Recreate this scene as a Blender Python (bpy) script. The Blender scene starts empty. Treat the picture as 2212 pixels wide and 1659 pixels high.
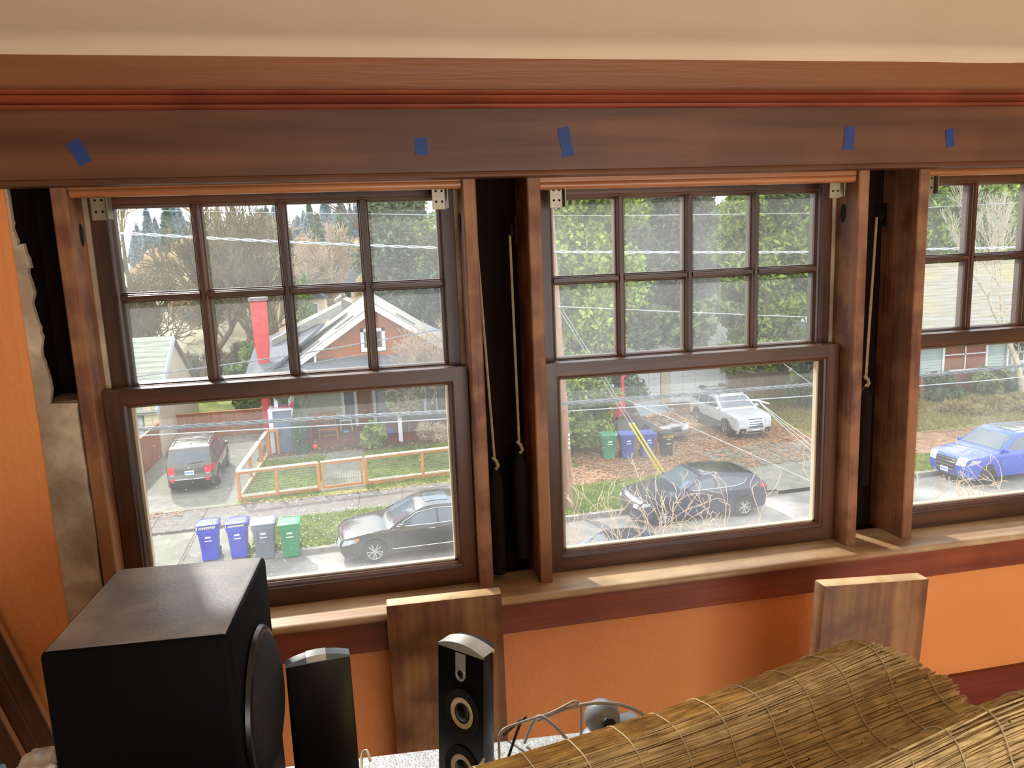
import bpy, bmesh, math, random
import numpy as np
from mathutils import Vector, Matrix

random.seed(11)
rng = np.random.default_rng(11)
scene = bpy.context.scene
COL = scene.collection

# ------------------------------------------------------------------ camera
CAM = Vector((0.515, -1.795, -0.1225))
YAW, PITCH, ROLL, FPX = 0.1923, -0.1715, -0.0398, 1661.0
def cam_axes():
    ca, sa, cb, sb = math.cos(YAW), math.sin(YAW), math.cos(PITCH), math.sin(PITCH)
    f = Vector((sa*cb, ca*cb, sb)); r = Vector((ca, -sa, 0)); u = r.cross(f)
    c, s = math.cos(ROLL), math.sin(ROLL)
    return c*r + s*u, -s*r + c*u, f
_r, _u, _f = cam_axes()
cd = bpy.data.cameras.new('camera'); cam = bpy.data.objects.new('camera', cd); COL.objects.link(cam)
cam.matrix_world = Matrix(((_r.x, _u.x, -_f.x, CAM.x), (_r.y, _u.y, -_f.y, CAM.y), (_r.z, _u.z, -_f.z, CAM.z), (0, 0, 0, 1)))
cd.sensor_width = 36.0; cd.lens = FPX/2212.0*36.0; cd.clip_start = 0.02; cd.clip_end = 2000
scene.camera = cam

# ------------------------------------------------------------------ sky, sun, added fill lamp behind the camera, exposure
world = bpy.data.worlds.new('sky'); scene.world = world; world.use_nodes = True
wn = world.node_tree.nodes; wl = world.node_tree.links
bg = wn['Background']; bg.inputs['Strength'].default_value = 2.55
_tc = wn.new('ShaderNodeTexCoord'); _mp = wn.new('ShaderNodeMapping'); _mp.inputs['Scale'].default_value = (1.0, 1.0, 2.5)
_nz = wn.new('ShaderNodeTexNoise'); _nz.inputs['Scale'].default_value = 3.0; _nz.inputs['Detail'].default_value = 6.0
_rp = wn.new('ShaderNodeValToRGB')
_rp.color_ramp.elements[0].position = 0.30; _rp.color_ramp.elements[0].color = (0.62, 0.78, 1.0, 1)
_rp.color_ramp.elements[1].position = 0.52; _rp.color_ramp.elements[1].color = (1.0, 1.0, 1.0, 1)
wl.new(_tc.outputs['Generated'], _mp.inputs['Vector']); wl.new(_mp.outputs['Vector'], _nz.inputs['Vector'])
wl.new(_nz.outputs['Fac'], _rp.inputs['Fac']); wl.new(_rp.outputs['Color'], bg.inputs['Color'])

SUN_AZ, SUN_EL = math.radians(-20.0), math.radians(36.0)      # azimuth from +Y (out of the window) towards +X
sl = bpy.data.lights.new('sun', 'SUN'); sl.energy = 5.6; sl.angle = math.radians(2.5); sl.color = (1.0, 0.95, 0.87)
sun = bpy.data.objects.new('sun', sl); COL.objects.link(sun)
_to = -Vector((math.sin(SUN_AZ)*math.cos(SUN_EL), math.cos(SUN_AZ)*math.cos(SUN_EL), math.sin(SUN_EL)))
sun.rotation_euler = _to.to_track_quat('-Z', 'Y').to_euler()
sun.location = (-6, 20, 20)

al = bpy.data.lights.new('rear_fill_lamp', 'AREA'); al.shape = 'RECTANGLE'; al.size = 2.6; al.size_y = 1.6; al.energy = 46.0  # added fill lamp, strength tuned to brighten the room
al.color = (1.0, 0.97, 0.92)
alo = bpy.data.objects.new('rear_fill_lamp', al); COL.objects.link(alo)
alo.location = (1.9, -3.52, -0.70); alo.rotation_euler = (math.radians(90), 0, 0)

vs = scene.view_settings
vs.view_transform = 'Standard'; vs.look = 'None'; vs.gamma = 1.0; vs.use_curve_mapping = False; vs.exposure = 0.0
scene.cycles.use_denoising = True
scene.cycles.max_bounces = 5; scene.cycles.diffuse_bounces = 3; scene.cycles.glossy_bounces = 2; scene.cycles.transmission_bounces = 2; scene.cycles.transparent_max_bounces = 12
scene.cycles.use_adaptive_sampling = True; scene.cycles.adaptive_threshold = 0.04
scene.cycles.caustics_reflective = False; scene.cycles.caustics_refractive = False

# ------------------------------------------------------------------ materials
def lin(h):
    h = h.lstrip('#'); o = []
    for i in (0, 2, 4):
        c = int(h[i:i+2], 16)/255.0
        o.append(c/12.92 if c <= 0.04045 else ((c+0.055)/1.055)**2.4)
    return tuple(o) + (1.0,)
M = {}
def mat(name, c1, c2=None, rough=0.6, metal=0.0, scale=6.0, stretch=(1, 1, 1), detail=5.0, lo=0.35, hi=0.68, bump=0.0, bscale=None,
        coat=0.0, spec=0.5, c3=None, s3=1.5, f3=0.5, rot=None, trans=0.0):
    m = bpy.data.materials.new(name); m.use_nodes = True
    n = m.node_tree.nodes; l = m.node_tree.links; p = n['Principled BSDF']
    p.inputs['Roughness'].default_value = rough; p.inputs['Metallic'].default_value = metal
    p.inputs['Specular IOR Level'].default_value = spec
    if coat: p.inputs['Coat Weight'].default_value = coat; p.inputs['Coat Roughness'].default_value = 0.04
    p.inputs['Base Color'].default_value = lin(c1)
    if c2 or bump:
        tc = n.new('ShaderNodeTexCoord'); mp = n.new('ShaderNodeMapping'); mp.inputs['Scale'].default_value = stretch
        if rot: mp.inputs['Rotation'].default_value = rot
        l.new(tc.outputs['Object'], mp.inputs['Vector'])
    if c2:
        nz = n.new('ShaderNodeTexNoise'); nz.inputs['Scale'].default_value = scale; nz.inputs['Detail'].default_value = detail
        l.new(mp.outputs['Vector'], nz.inputs['Vector'])
        rp = n.new('ShaderNodeValToRGB'); e = rp.color_ramp.elements
        e[0].position = lo; e[0].color = lin(c1); e[1].position = hi; e[1].color = lin(c2)
        l.new(nz.outputs['Fac'], rp.inputs['Fac']); out = rp.outputs['Color']
        if c3:
            n3 = n.new('ShaderNodeTexNoise'); n3.inputs['Scale'].default_value = s3; n3.inputs['Detail'].default_value = 4.0
            l.new(tc.outputs['Object'], n3.inputs['Vector'])
            r3 = n.new('ShaderNodeValToRGB'); r3.color_ramp.elements[0].position = 0.45; r3.color_ramp.elements[1].position = 0.62
            r3.color_ramp.elements[1].color = (f3, f3, f3, 1)
            l.new(n3.outputs['Fac'], r3.inputs['Fac'])
            mx = n.new('ShaderNodeMix'); mx.data_type = 'RGBA'; mx.inputs['B'].default_value = lin(c3)
            l.new(r3.outputs['Color'], mx.inputs['Factor']); l.new(out, mx.inputs['A']); out = mx.outputs['Result']
        l.new(out, p.inputs['Base Color'])
    if bump:
        nb = n.new('ShaderNodeTexNoise'); nb.inputs['Scale'].default_value = bscale or scale*3; nb.inputs['Detail'].default_value = 4.0
        l.new(mp.outputs['Vector'], nb.inputs['Vector'])
        bp = n.new('ShaderNodeBump'); bp.inputs['Strength'].default_value = bump; bp.inputs['Distance'].default_value = 0.01
        l.new(nb.outputs['Fac'], bp.inputs['Height']); l.new(bp.outputs['Normal'], p.inputs['Normal'])
    if trans:      # thin leaves let light through
        tl = n.new('ShaderNodeBsdfTranslucent'); mxs = n.new('ShaderNodeMixShader'); mxs.inputs['Fac'].default_value = trans
        if c2: l.new(out, tl.inputs['Color'])
        else: tl.inputs['Color'].default_value = lin(c1)
        l.new(p.outputs['BSDF'], mxs.inputs[1]); l.new(tl.outputs['BSDF'], mxs.inputs[2]); l.new(mxs.outputs['Shader'], n['Material Output'].inputs['Surface'])
    M[name] = m
    return m
AX = {'X': (0.7, 14, 14), 'Y': (14, 0.7, 14), 'Z': (14, 14, 0.7)}
def wood(name, c1, c2, axis='X', rough=0.45, c3=None, sc=2.2, f3=0.5, s3=6.0, bump=0.12, **k):
    return mat(name, c1, c2, rough=rough, scale=sc, stretch=AX[axis], detail=6.0, bump=bump, bscale=sc*1.6, c3=c3, s3=s3, f3=f3, **k)

for ax in 'XYZ':
    wood('fir_'+ax, '3a2214', '62391f', ax, rough=0.42, c3='2c180e', f3=0.55, s3=3.0)
    wood('scraped_'+ax, '5c3320', '8f5a38', ax, rough=0.6, c3='b07c50', f3=0.5, s3=11.0, bump=0.3)
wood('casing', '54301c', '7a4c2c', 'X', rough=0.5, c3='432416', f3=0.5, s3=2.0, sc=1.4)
wood('redwood', '7a3520', '9c4d2c', 'X', rough=0.42, c3='652b1a', f3=0.6, s3=4.0)
wood('stool', 'b08a64', 'd8bc96', 'X', rough=0.42, c3='6a4428', f3=0.45, s3=5.0)
wood('bead', '9a5a34', 'c08050', 'X', rough=0.3)
wood('base_red', '5a2014', '7a3020', 'X', rough=0.45)
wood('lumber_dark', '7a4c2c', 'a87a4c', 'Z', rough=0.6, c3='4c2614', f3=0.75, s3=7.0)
wood('lumber_sunlit_end', 'c9a676', 'e2c89c', 'X', rough=0.6, c3='a87c50', f3=0.5, s3=16.0)
wood('plank_lit_edge', 'a87650', 'c89a70', 'Z', rough=0.6)
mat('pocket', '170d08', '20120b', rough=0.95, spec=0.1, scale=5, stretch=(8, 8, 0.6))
mat('orange', 'e08a4a', 'e69352', rough=0.55, scale=3, bump=0.22, bscale=55)
mat('orange_board', '84502a', '905a32', rough=0.5, scale=3, stretch=(0.6, 8, 8), bump=0.2, bscale=14)
mat('cream', 'dcc2a2', 'e2caac', rough=0.85, scale=2, bump=0.05, bscale=9)
mat('plaster', 'a8927a', 'd2bfa2', rough=0.95, scale=11, c3='7a6450', s3=9, f3=0.6, bump=0.5, bscale=40)
mat('floor_wood', 'a58a6c', 'bfa486', rough=0.4, scale=2, stretch=(0.6, 10, 10))
mat('tape', '16336f', '1a3b7c', rough=0.6, scale=20)
mat('zinc', '8c826a', '9a907a', rough=0.38, metal=0.55, scale=30)
mat('hole', '0c0806', rough=0.9)
mat('cord', '8a7358', 'a28a6a', rough=0.9, scale=80)
mat('iron', '150e0a', '1d140e', rough=0.95, spec=0.15, scale=12)
mat('black_plastic', '070708', '0b0b0c', rough=0.3, scale=4)
mat('vinyl_sheen_dust', '78787a', '8a8a8c', rough=0.36, scale=9, c3='b8b2a8', s3=10.0, f3=0.5, bump=0.05, bscale=160)  # subwoofer top: dust smudges, plus the window sheen put into the grey
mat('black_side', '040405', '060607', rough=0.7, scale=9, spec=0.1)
mat('grille_cloth', '17171a', '1e1e22', rough=0.75, scale=60, spec=0.3)
mat('silver', 'b9b6ae', 'c8c5bd', rough=0.3, metal=0.5, scale=14)
mat('cone', 'd8c8aa', 'e0d2b8', rough=0.35, scale=8)
mat('galv', '9a9c9c', 'c4c6c6', rough=0.45, metal=0.25, scale=120, bump=0.35, bscale=260)
mat('cable_grey', 'a8a4a4', rough=0.4)
mat('cable_black', '151416', rough=0.4)
mat('cable_cream', 'd8c8a4', rough=0.5)
mat('webcam', '8a909a', rough=0.35)
mat('cap_grey', '56595e', rough=0.35)
mat('webcam_pale', '9aa0aa', rough=0.35)
mat('reed', '86683a', 'e2c48a', rough=0.6, scale=1.0, stretch=(2.2, 230, 230), detail=3.0, lo=0.25, hi=0.70, c3='5a4220', s3=28, f3=0.28)
mat('reed_string', 'c8b48c', rough=0.8)
mat('paper_white', 'e6e0d2', rough=0.8)
mat('card_cream', 'cfc2a2', rough=0.8)
mat('light_blue', '6fb4dc', rough=0.5)

def glass_pane():
    m = bpy.data.materials.new('dusty_glass'); m.use_nodes = True
    n = m.node_tree.nodes; l = m.node_tree.links
    n.remove(n['Principled BSDF']); out = n['Material Output']
    tr = n.new('ShaderNodeBsdfTransparent'); tr.inputs['Color'].default_value = (0.95, 0.965, 0.955, 1)
    gl = n.new('ShaderNodeBsdfGlossy'); gl.inputs['Roughness'].default_value = 0.02; gl.inputs['Color'].default_value = (1, 1, 1, 1)
    tl = n.new('ShaderNodeBsdfTranslucent'); tl.inputs['Color'].default_value = (0.92, 0.95, 0.94, 1)
    fr = n.new('ShaderNodeFresnel'); fr.inputs['IOR'].default_value = 1.3
    tc = n.new('ShaderNodeTexCoord')
    n1 = n.new('ShaderNodeTexNoise'); n1.inputs['Scale'].default_value = 4.0; n1.inputs['Detail'].default_value = 5.0
    l.new(tc.outputs['Object'], n1.inputs['Vector'])
    r1 = n.new('ShaderNodeMapRange'); r1.inputs['From Min'].default_value = 0.3; r1.inputs['From Max'].default_value = 0.75
    r1.inputs['To Min'].default_value = 0.045; r1.inputs['To Max'].default_value = 0.135
    l.new(n1.outputs['Fac'], r1.inputs['Value'])
    n2 = n.new('ShaderNodeTexNoise'); n2.inputs['Scale'].default_value = 230.0; n2.inputs['Detail'].default_value = 2.0
    l.new(tc.outputs['Object'], n2.inputs['Vector'])
    r2 = n.new('ShaderNodeMapRange'); r2.inputs['From Min'].default_value = 0.715; r2.inputs['From Max'].default_value = 0.755
    r2.inputs['To Min'].default_value = 0.0; r2.inputs['To Max'].default_value = 0.35
    l.new(n2.outputs['Fac'], r2.inputs['Value'])
    ad = n.new('ShaderNodeMath'); ad.operation = 'ADD'; ad.use_clamp = True
    l.new(r1.outputs['Result'], ad.inputs[0]); l.new(r2.outputs['Result'], ad.inputs[1])
    mx = n.new('ShaderNodeMixShader'); l.new(fr.outputs['Fac'], mx.inputs['Fac']); l.new(tr.outputs['BSDF'], mx.inputs[1]); l.new(gl.outputs['BSDF'], mx.inputs[2])
    m2 = n.new('ShaderNodeMixShader'); l.new(ad.outputs['Value'], m2.inputs['Fac']); l.new(mx.outputs['Shader'], m2.inputs[1]); l.new(tl.outputs['BSDF'], m2.inputs[2])
    l.new(m2.outputs['Shader'], out.inputs['Surface'])
    M['glass'] = m
glass_pane()

# ------------------------------------------------------------------ geometry helpers
class MB:
    def __init__(s): s.v = []; s.f = []
    def add(s, V, F):
        o = len(s.v); s.v.extend([tuple(p) for p in V]); s.f.extend([tuple(i+o for i in f) for f in F]); return s
    def box(s, x0, x1, y0, y1, z0, z1):
        return s.add([(x0,y0,z0),(x1,y0,z0),(x1,y1,z0),(x0,y1,z0),(x0,y0,z1),(x1,y0,z1),(x1,y1,z1),(x0,y1,z1)],
                     [(0,3,2,1),(4,5,6,7),(0,1,5,4),(1,2,6,5),(2,3,7,6),(3,0,4,7)])
    def rbox(s, x0, x1, y0, y1, z0, z1, r=0.004, seg=2):
        bm = bmesh.new(); bmesh.ops.create_cube(bm, size=1.0)
        for v in bm.verts: v.co = ((x0+x1)/2+v.co.x*(x1-x0), (y0+y1)/2+v.co.y*(y1-y0), (z0+z1)/2+v.co.z*(z1-z0))
        bmesh.ops.bevel(bm, geom=bm.edges[:], offset=r, segments=seg, profile=0.5, affect='EDGES')
        bm.verts.index_update(); V = [v.co[:] for v in bm.verts]; F = [[v.index for v in f.verts] for f in bm.faces]; bm.free()
        return s.add(V, F)
    def bar(s, a, b, w, h, up=(0, 0, 1)):
        a, b = Vector(a), Vector(b); d = (b-a).normalized(); upv = Vector(up)
        if abs(d.dot(upv)) > 0.98: upv = Vector((1, 0, 0))
        x = d.cross(upv).normalized(); y = x.cross(d)
        V = []
        for p in (a, b):
            for i, j in ((-1,-1),(1,-1),(1,1),(-1,1)): V.append(p + x*i*w/2 + y*j*h/2)
        return s.add(V, [(0,3,2,1),(4,5,6,7),(0,1,5,4),(1,2,6,5),(2,3,7,6),(3,0,4,7)])
    def prism(s, poly, axis, a0, a1):
        n = len(poly); V = []
        for a in (a0, a1):
            for p, q in poly:
                V.append({'X': (a, p, q), 'Y': (p, a, q), 'Z': (p, q, a)}[axis])
        F = [tuple(range(n-1, -1, -1)), tuple(range(n, 2*n))] + [(i, (i+1) % n, n+(i+1) % n, n+i) for i in range(n)]
        return s.add(V, F)
    def tube(s, pts, r, n=6, cap=True):
        pts = [Vector(p) for p in pts]; k = len(pts); V = []
        up = Vector((0, 0, 1)); prev = None
        for i, p in enumerate(pts):
            d = (pts[min(i+1, k-1)] - pts[max(i-1, 0)])
            if d.length < 1e-9: d = Vector((0, 0, 1))
            d.normalize()
            if prev is None:
                a = d.cross(up) if abs(d.z) < 0.95 else d.cross(Vector((1, 0, 0)))
            else:
                a = prev - d*prev.dot(d)
                if a.length < 1e-6: a = d.cross(Vector((1, 0, 0)))
            a.normalize(); prev = a; b = d.cross(a)
            rr = r[i] if isinstance(r, (list, tuple)) else r
            for j in range(n):
                t = 2*math.pi*j/n; V.append(p + a*math.cos(t)*rr + b*math.sin(t)*rr)
        F = [(i*n+j, i*n+(j+1) % n, (i+1)*n+(j+1) % n, (i+1)*n+j) for i in range(k-1) for j in range(n)]
        if cap: F += [tuple(range(n-1, -1, -1)), tuple(range((k-1)*n, k*n))]
        return s.add(V, F)
    def lathe(s, prof, n=16, axis='Z', c=(0, 0, 0), cap=True):
        V = []
        for r, h in prof:
            for j in range(n):
                t = 2*math.pi*j/n; x, y = r*math.cos(t), r*math.sin(t)
                q = {'Z': (x, y, h), 'Y': (x, h, y), 'X': (h, x, y)}[axis]
                V.append((q[0]+c[0], q[1]+c[1], q[2]+c[2]))
        k = len(prof)
        F = [(i*n+j, i*n+(j+1) % n, (i+1)*n+(j+1) % n, (i+1)*n+j) for i in range(k-1) for j in range(n)]
        if cap: F += [tuple(range(n)), tuple(range((k-1)*n, k*n))]
        return s.add(V, F)
    def quad(s, a, b, c, d): return s.add([a, b, c, d], [(0, 1, 2, 3)])
    def mesh(s, name, recalc=True, sharp=35):
        me = bpy.data.meshes.new(name); me.from_pydata([tuple(v) for v in s.v], [], s.f)
        if recalc:
            bm = bmesh.new(); bm.from_mesh(me); bmesh.ops.recalc_face_normals(bm, faces=bm.faces[:]); bm.to_mesh(me); bm.free()
        if sharp:
            me.shade_smooth(); me.set_sharp_from_angle(angle=math.radians(sharp))
        return me
    def build(s, name, m=None, parent=None, recalc=True, sharp=35, **k):
        return link(name, s.mesh(name, recalc, sharp), m, parent, **k)
def link(name, me, m=None, parent=None, label=None, cat=None, group=None, kind=None, loc=None, rot=None):
    o = bpy.data.objects.new(name, me); COL.objects.link(o)
    if m is not None and me is not None and not me.materials: me.materials.append(M[m] if isinstance(m, str) else m)
    if parent is not None: o.parent = parent
    if loc: o.location = loc
    if rot: o.rotation_euler = rot
    return tag(o, label, cat, group, kind)
def tag(o, label=None, cat=None, group=None, kind=None):
    if label: o['label'] = label
    if cat: o['category'] = cat
    if group: o['group'] = group
    if kind: o['kind'] = kind
    return o
def thing(name, label, cat, loc=(0, 0, 0), rotz=0.0, group=None, kind=None):
    o = bpy.data.objects.new(name, None); COL.objects.link(o); o.empty_display_size = 0.05
    o.location = loc; o.rotation_euler = (0, 0, rotz)
    return tag(o, label, cat, group, kind)
def copy_tree(o, parent=None):
    c = o.copy(); COL.objects.link(c)
    if parent is not None: c.parent = parent
    for ch in list(o.children): copy_tree(ch, c)
    return c
def np_mesh(name, V, F, sharp=None):
    V = np.asarray(V, dtype=np.float32); F = np.asarray(F, dtype=np.int32)
    me = bpy.data.meshes.new(name); k = F.shape[1]
    me.vertices.add(len(V)); me.vertices.foreach_set('co', V.ravel())
    me.loops.add(F.size); me.loops.foreach_set('vertex_index', F.ravel())
    me.polygons.add(len(F)); me.polygons.foreach_set('loop_start', np.arange(0, F.size, k, dtype=np.int32))
    me.update(calc_edges=True); me.validate()
    return me
# ================================================================== the room
ZF, ZCEIL, ZTOP = -1.65, 0.325, 1.0
XL, XR, YB, YW = -1.7, 3.7, -3.6, -0.075
MB().box(XL, XR, YB, 0.1, ZF-0.05, ZF).build('floor', 'floor_wood', kind='structure')
def ceiling():
    prof = [(-0.084, 0.2775), (-0.088, 0.300), (-0.094, 0.314), (-0.112, 0.3225), (-0.16, 0.352), (-0.6, 0.352+0.44*0.7), (-1.086, ZTOP), (YB, ZTOP)]
    xs = np.linspace(XL, XR, 90); V = []; F = []; k = len(prof)
    for x in xs:
        w = 0.0022*math.sin(x*5.1+0.6)+0.0016*math.sin(x*11.3)
        for j, (y, z) in enumerate(prof): V.append((x, y - (0.002*math.sin(x*3.7+j) if j in (1, 2, 3) else 0), z + w*(1 - min(j, 5)/5.0)))
    for i in range(len(xs)-1):
        for j in range(k-1): F.append((i*k+j, (i+1)*k+j, (i+1)*k+j+1, i*k+j+1))
    MB().add(V, F).build('ceiling', 'cream', kind='structure', sharp=60)
ceiling()
MB().box(XL, XR, 0.06, 0.14, ZCEIL, ZTOP+0.04).build('wall_front', 'cream', kind='structure')
MB().box(XL, XR, YB, 0.14, ZTOP+0.03, ZTOP+0.08).build('ceiling', 'cream', kind='structure')
MB().box(XL-0.1, XL, YB, 0.14, ZF, ZTOP+0.05).build('wall_left', 'cream', kind='structure')
MB().box(XR, XR+0.1, YB, 0.14, ZF, ZTOP+0.05).build('wall_right', 'cream', kind='structure')
# unseen rear wall; its opening is made up to go with the added fill lamp
bw = MB(); X0b, X1b, Z0b, Z1b = 0.55, 3.25, -1.55, 0.15
bw.box(XL, X0b, YB-0.1, YB, ZF, ZTOP+0.05); bw.box(X1b, XR, YB-0.1, YB, ZF, ZTOP+0.05)
bw.box(X0b, X1b, YB-0.1, YB, ZF, Z0b); bw.box(X0b, X1b, YB-0.1, YB, Z1b, ZTOP+0.05)
bw.build('wall_back', 'cream', kind='structure')
# window wall: below, left of, and right of the three openings
MB().box(XL, XR, YW, 0.09, ZF, -0.945).build('wall_front', 'orange', kind='structure')
MB().box(XL, -0.152, YW, -0.060, -0.945, 0.05).build('wall_front', 'orange', kind='structure')
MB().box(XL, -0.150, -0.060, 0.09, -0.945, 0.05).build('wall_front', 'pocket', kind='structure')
MB().box(2.86, XR, YW, 0.09, -0.945, 0.05).build('wall_front', 'orange', kind='structure')
WX = (0.0, 0.9751, 1.9718); WZ = (0.0, -0.0072, 0.003)
# outer sheathing seen only as the back of the weight pockets
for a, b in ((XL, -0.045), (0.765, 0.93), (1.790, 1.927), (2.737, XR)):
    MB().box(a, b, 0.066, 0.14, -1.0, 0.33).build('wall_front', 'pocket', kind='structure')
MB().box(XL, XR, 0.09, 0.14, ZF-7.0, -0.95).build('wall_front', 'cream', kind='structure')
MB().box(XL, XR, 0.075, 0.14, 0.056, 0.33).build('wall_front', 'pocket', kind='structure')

# raw plaster strip left of the first window: jagged inner edge beside the open weight pocket
def plaster():
    out = [(-0.152, 0.036), (-0.152, -0.94)]
    rr = random.Random(4)
    right = [(-0.073, -0.94)]
    for z in np.arange(-0.90, -0.405, 0.035): right.append((-0.074 + rr.uniform(-0.003, 0.0015), z))
    right += [(-0.0735, -0.400), (-0.1265, -0.397)]
    edge = [(-0.395, -0.127), (-0.35, -0.121), (-0.31, -0.124), (-0.28, -0.129), (-0.24, -0.124), (-0.21, -0.128), (-0.18, -0.131), (-0.15, -0.127), (-0.12, -0.132), (-0.10, -0.126), (-0.07, -0.131), (-0.055, -0.143), (-0.02, -0.146), (0.036, -0.147)]
    for z, x in edge[1:]:
        right.append((x + rr.uniform(-0.0025, 0.0025), z-0.018)); right.append((x + rr.uniform(-0.0015, 0.0015), z-0.009)); right.append((x + rr.uniform(-0.002, 0.002), z))
    poly = out + right
    b = MB(); b.prism(poly, 'Y', -0.071, -0.058)
    b.build('wall_front', 'plaster', kind='structure', sharp=20)
    # ragged orange paint edge
    pe = [(-0.170, 0.036)] + [(-0.170, -0.94)]
    for z in np.arange(-0.94, 0.04, 0.022): pe.append((-0.1525 + rr.uniform(-0.0028, 0.0015), float(z)))
    MB().prism(pe, 'Y', -0.0762, -0.071).build('wall_front', 'orange', kind='structure', sharp=20)
plaster()
MB().box(-0.149, -0.073, -0.045, 0.066, -0.47, -0.398).build('wall_front', 'plaster', kind='structure')

# header casing, its lower bead, cornice moulding, painted board
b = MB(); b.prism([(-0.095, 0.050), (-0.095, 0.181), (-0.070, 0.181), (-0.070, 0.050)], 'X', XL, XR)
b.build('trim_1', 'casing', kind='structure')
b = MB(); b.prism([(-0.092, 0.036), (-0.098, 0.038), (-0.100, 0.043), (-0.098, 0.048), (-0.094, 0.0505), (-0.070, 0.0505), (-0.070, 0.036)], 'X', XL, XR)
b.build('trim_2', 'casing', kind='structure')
b = MB(); b.prism([(-0.075, 0.1795), (-0.102, 0.1795), (-0.106, 0.182), (-0.108, 0.187), (-0.104, 0.1895), (-0.112, 0.1915), (-0.120, 0.199), (-0.122, 0.2025), (-0.117, 0.2045), (-0.124, 0.2065), (-0.126, 0.2105), (-0.122, 0.2135), (-0.075, 0.2135)], 'X', XL, XR)
b.build('trim_3', 'redwood', kind='structure', sharp=50)
MB().box(XL, XR, -0.086, -0.07, 0.2135, 0.284).build('trim_4', 'orange_board', kind='structure')
# stool, its reddish nosing, apron, baseboard with cap
MB().box(-0.074, 2.95, -0.118, 0.02, -0.945, -0.926).build('trim_5', 'stool', kind='structure')
b = MB(); b.prism([(-0.118, -0.9255), (-0.127, -0.9265), (-0.132, -0.931), (-0.133, -0.936), (-0.130, -0.942), (-0.118, -0.945)], 'X', -0.074, 2.95)
b.build('trim_6', 'stool', kind='structure', sharp=50)
b = MB(); b.prism([(-0.075, -1.032), (-0.094, -1.032), (-0.097, -1.029), (-0.097, -0.952), (-0.104, -0.945), (-0.075, -0.945)], 'X', -0.074, 2.95)
b.build('trim_7', 'redwood', kind='structure')
b = MB(); b.prism([(-0.075, ZF), (-0.094, ZF), (-0.094, -1.385), (-0.104, -1.380), (-0.104, -1.368), (-0.098, -1.362), (-0.098, -1.352), (-0.090, -1.345), (-0.075, -1.345)], 'X', XL, XR)
b.build('baseboard_front', 'base_red', kind='structure')

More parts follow.
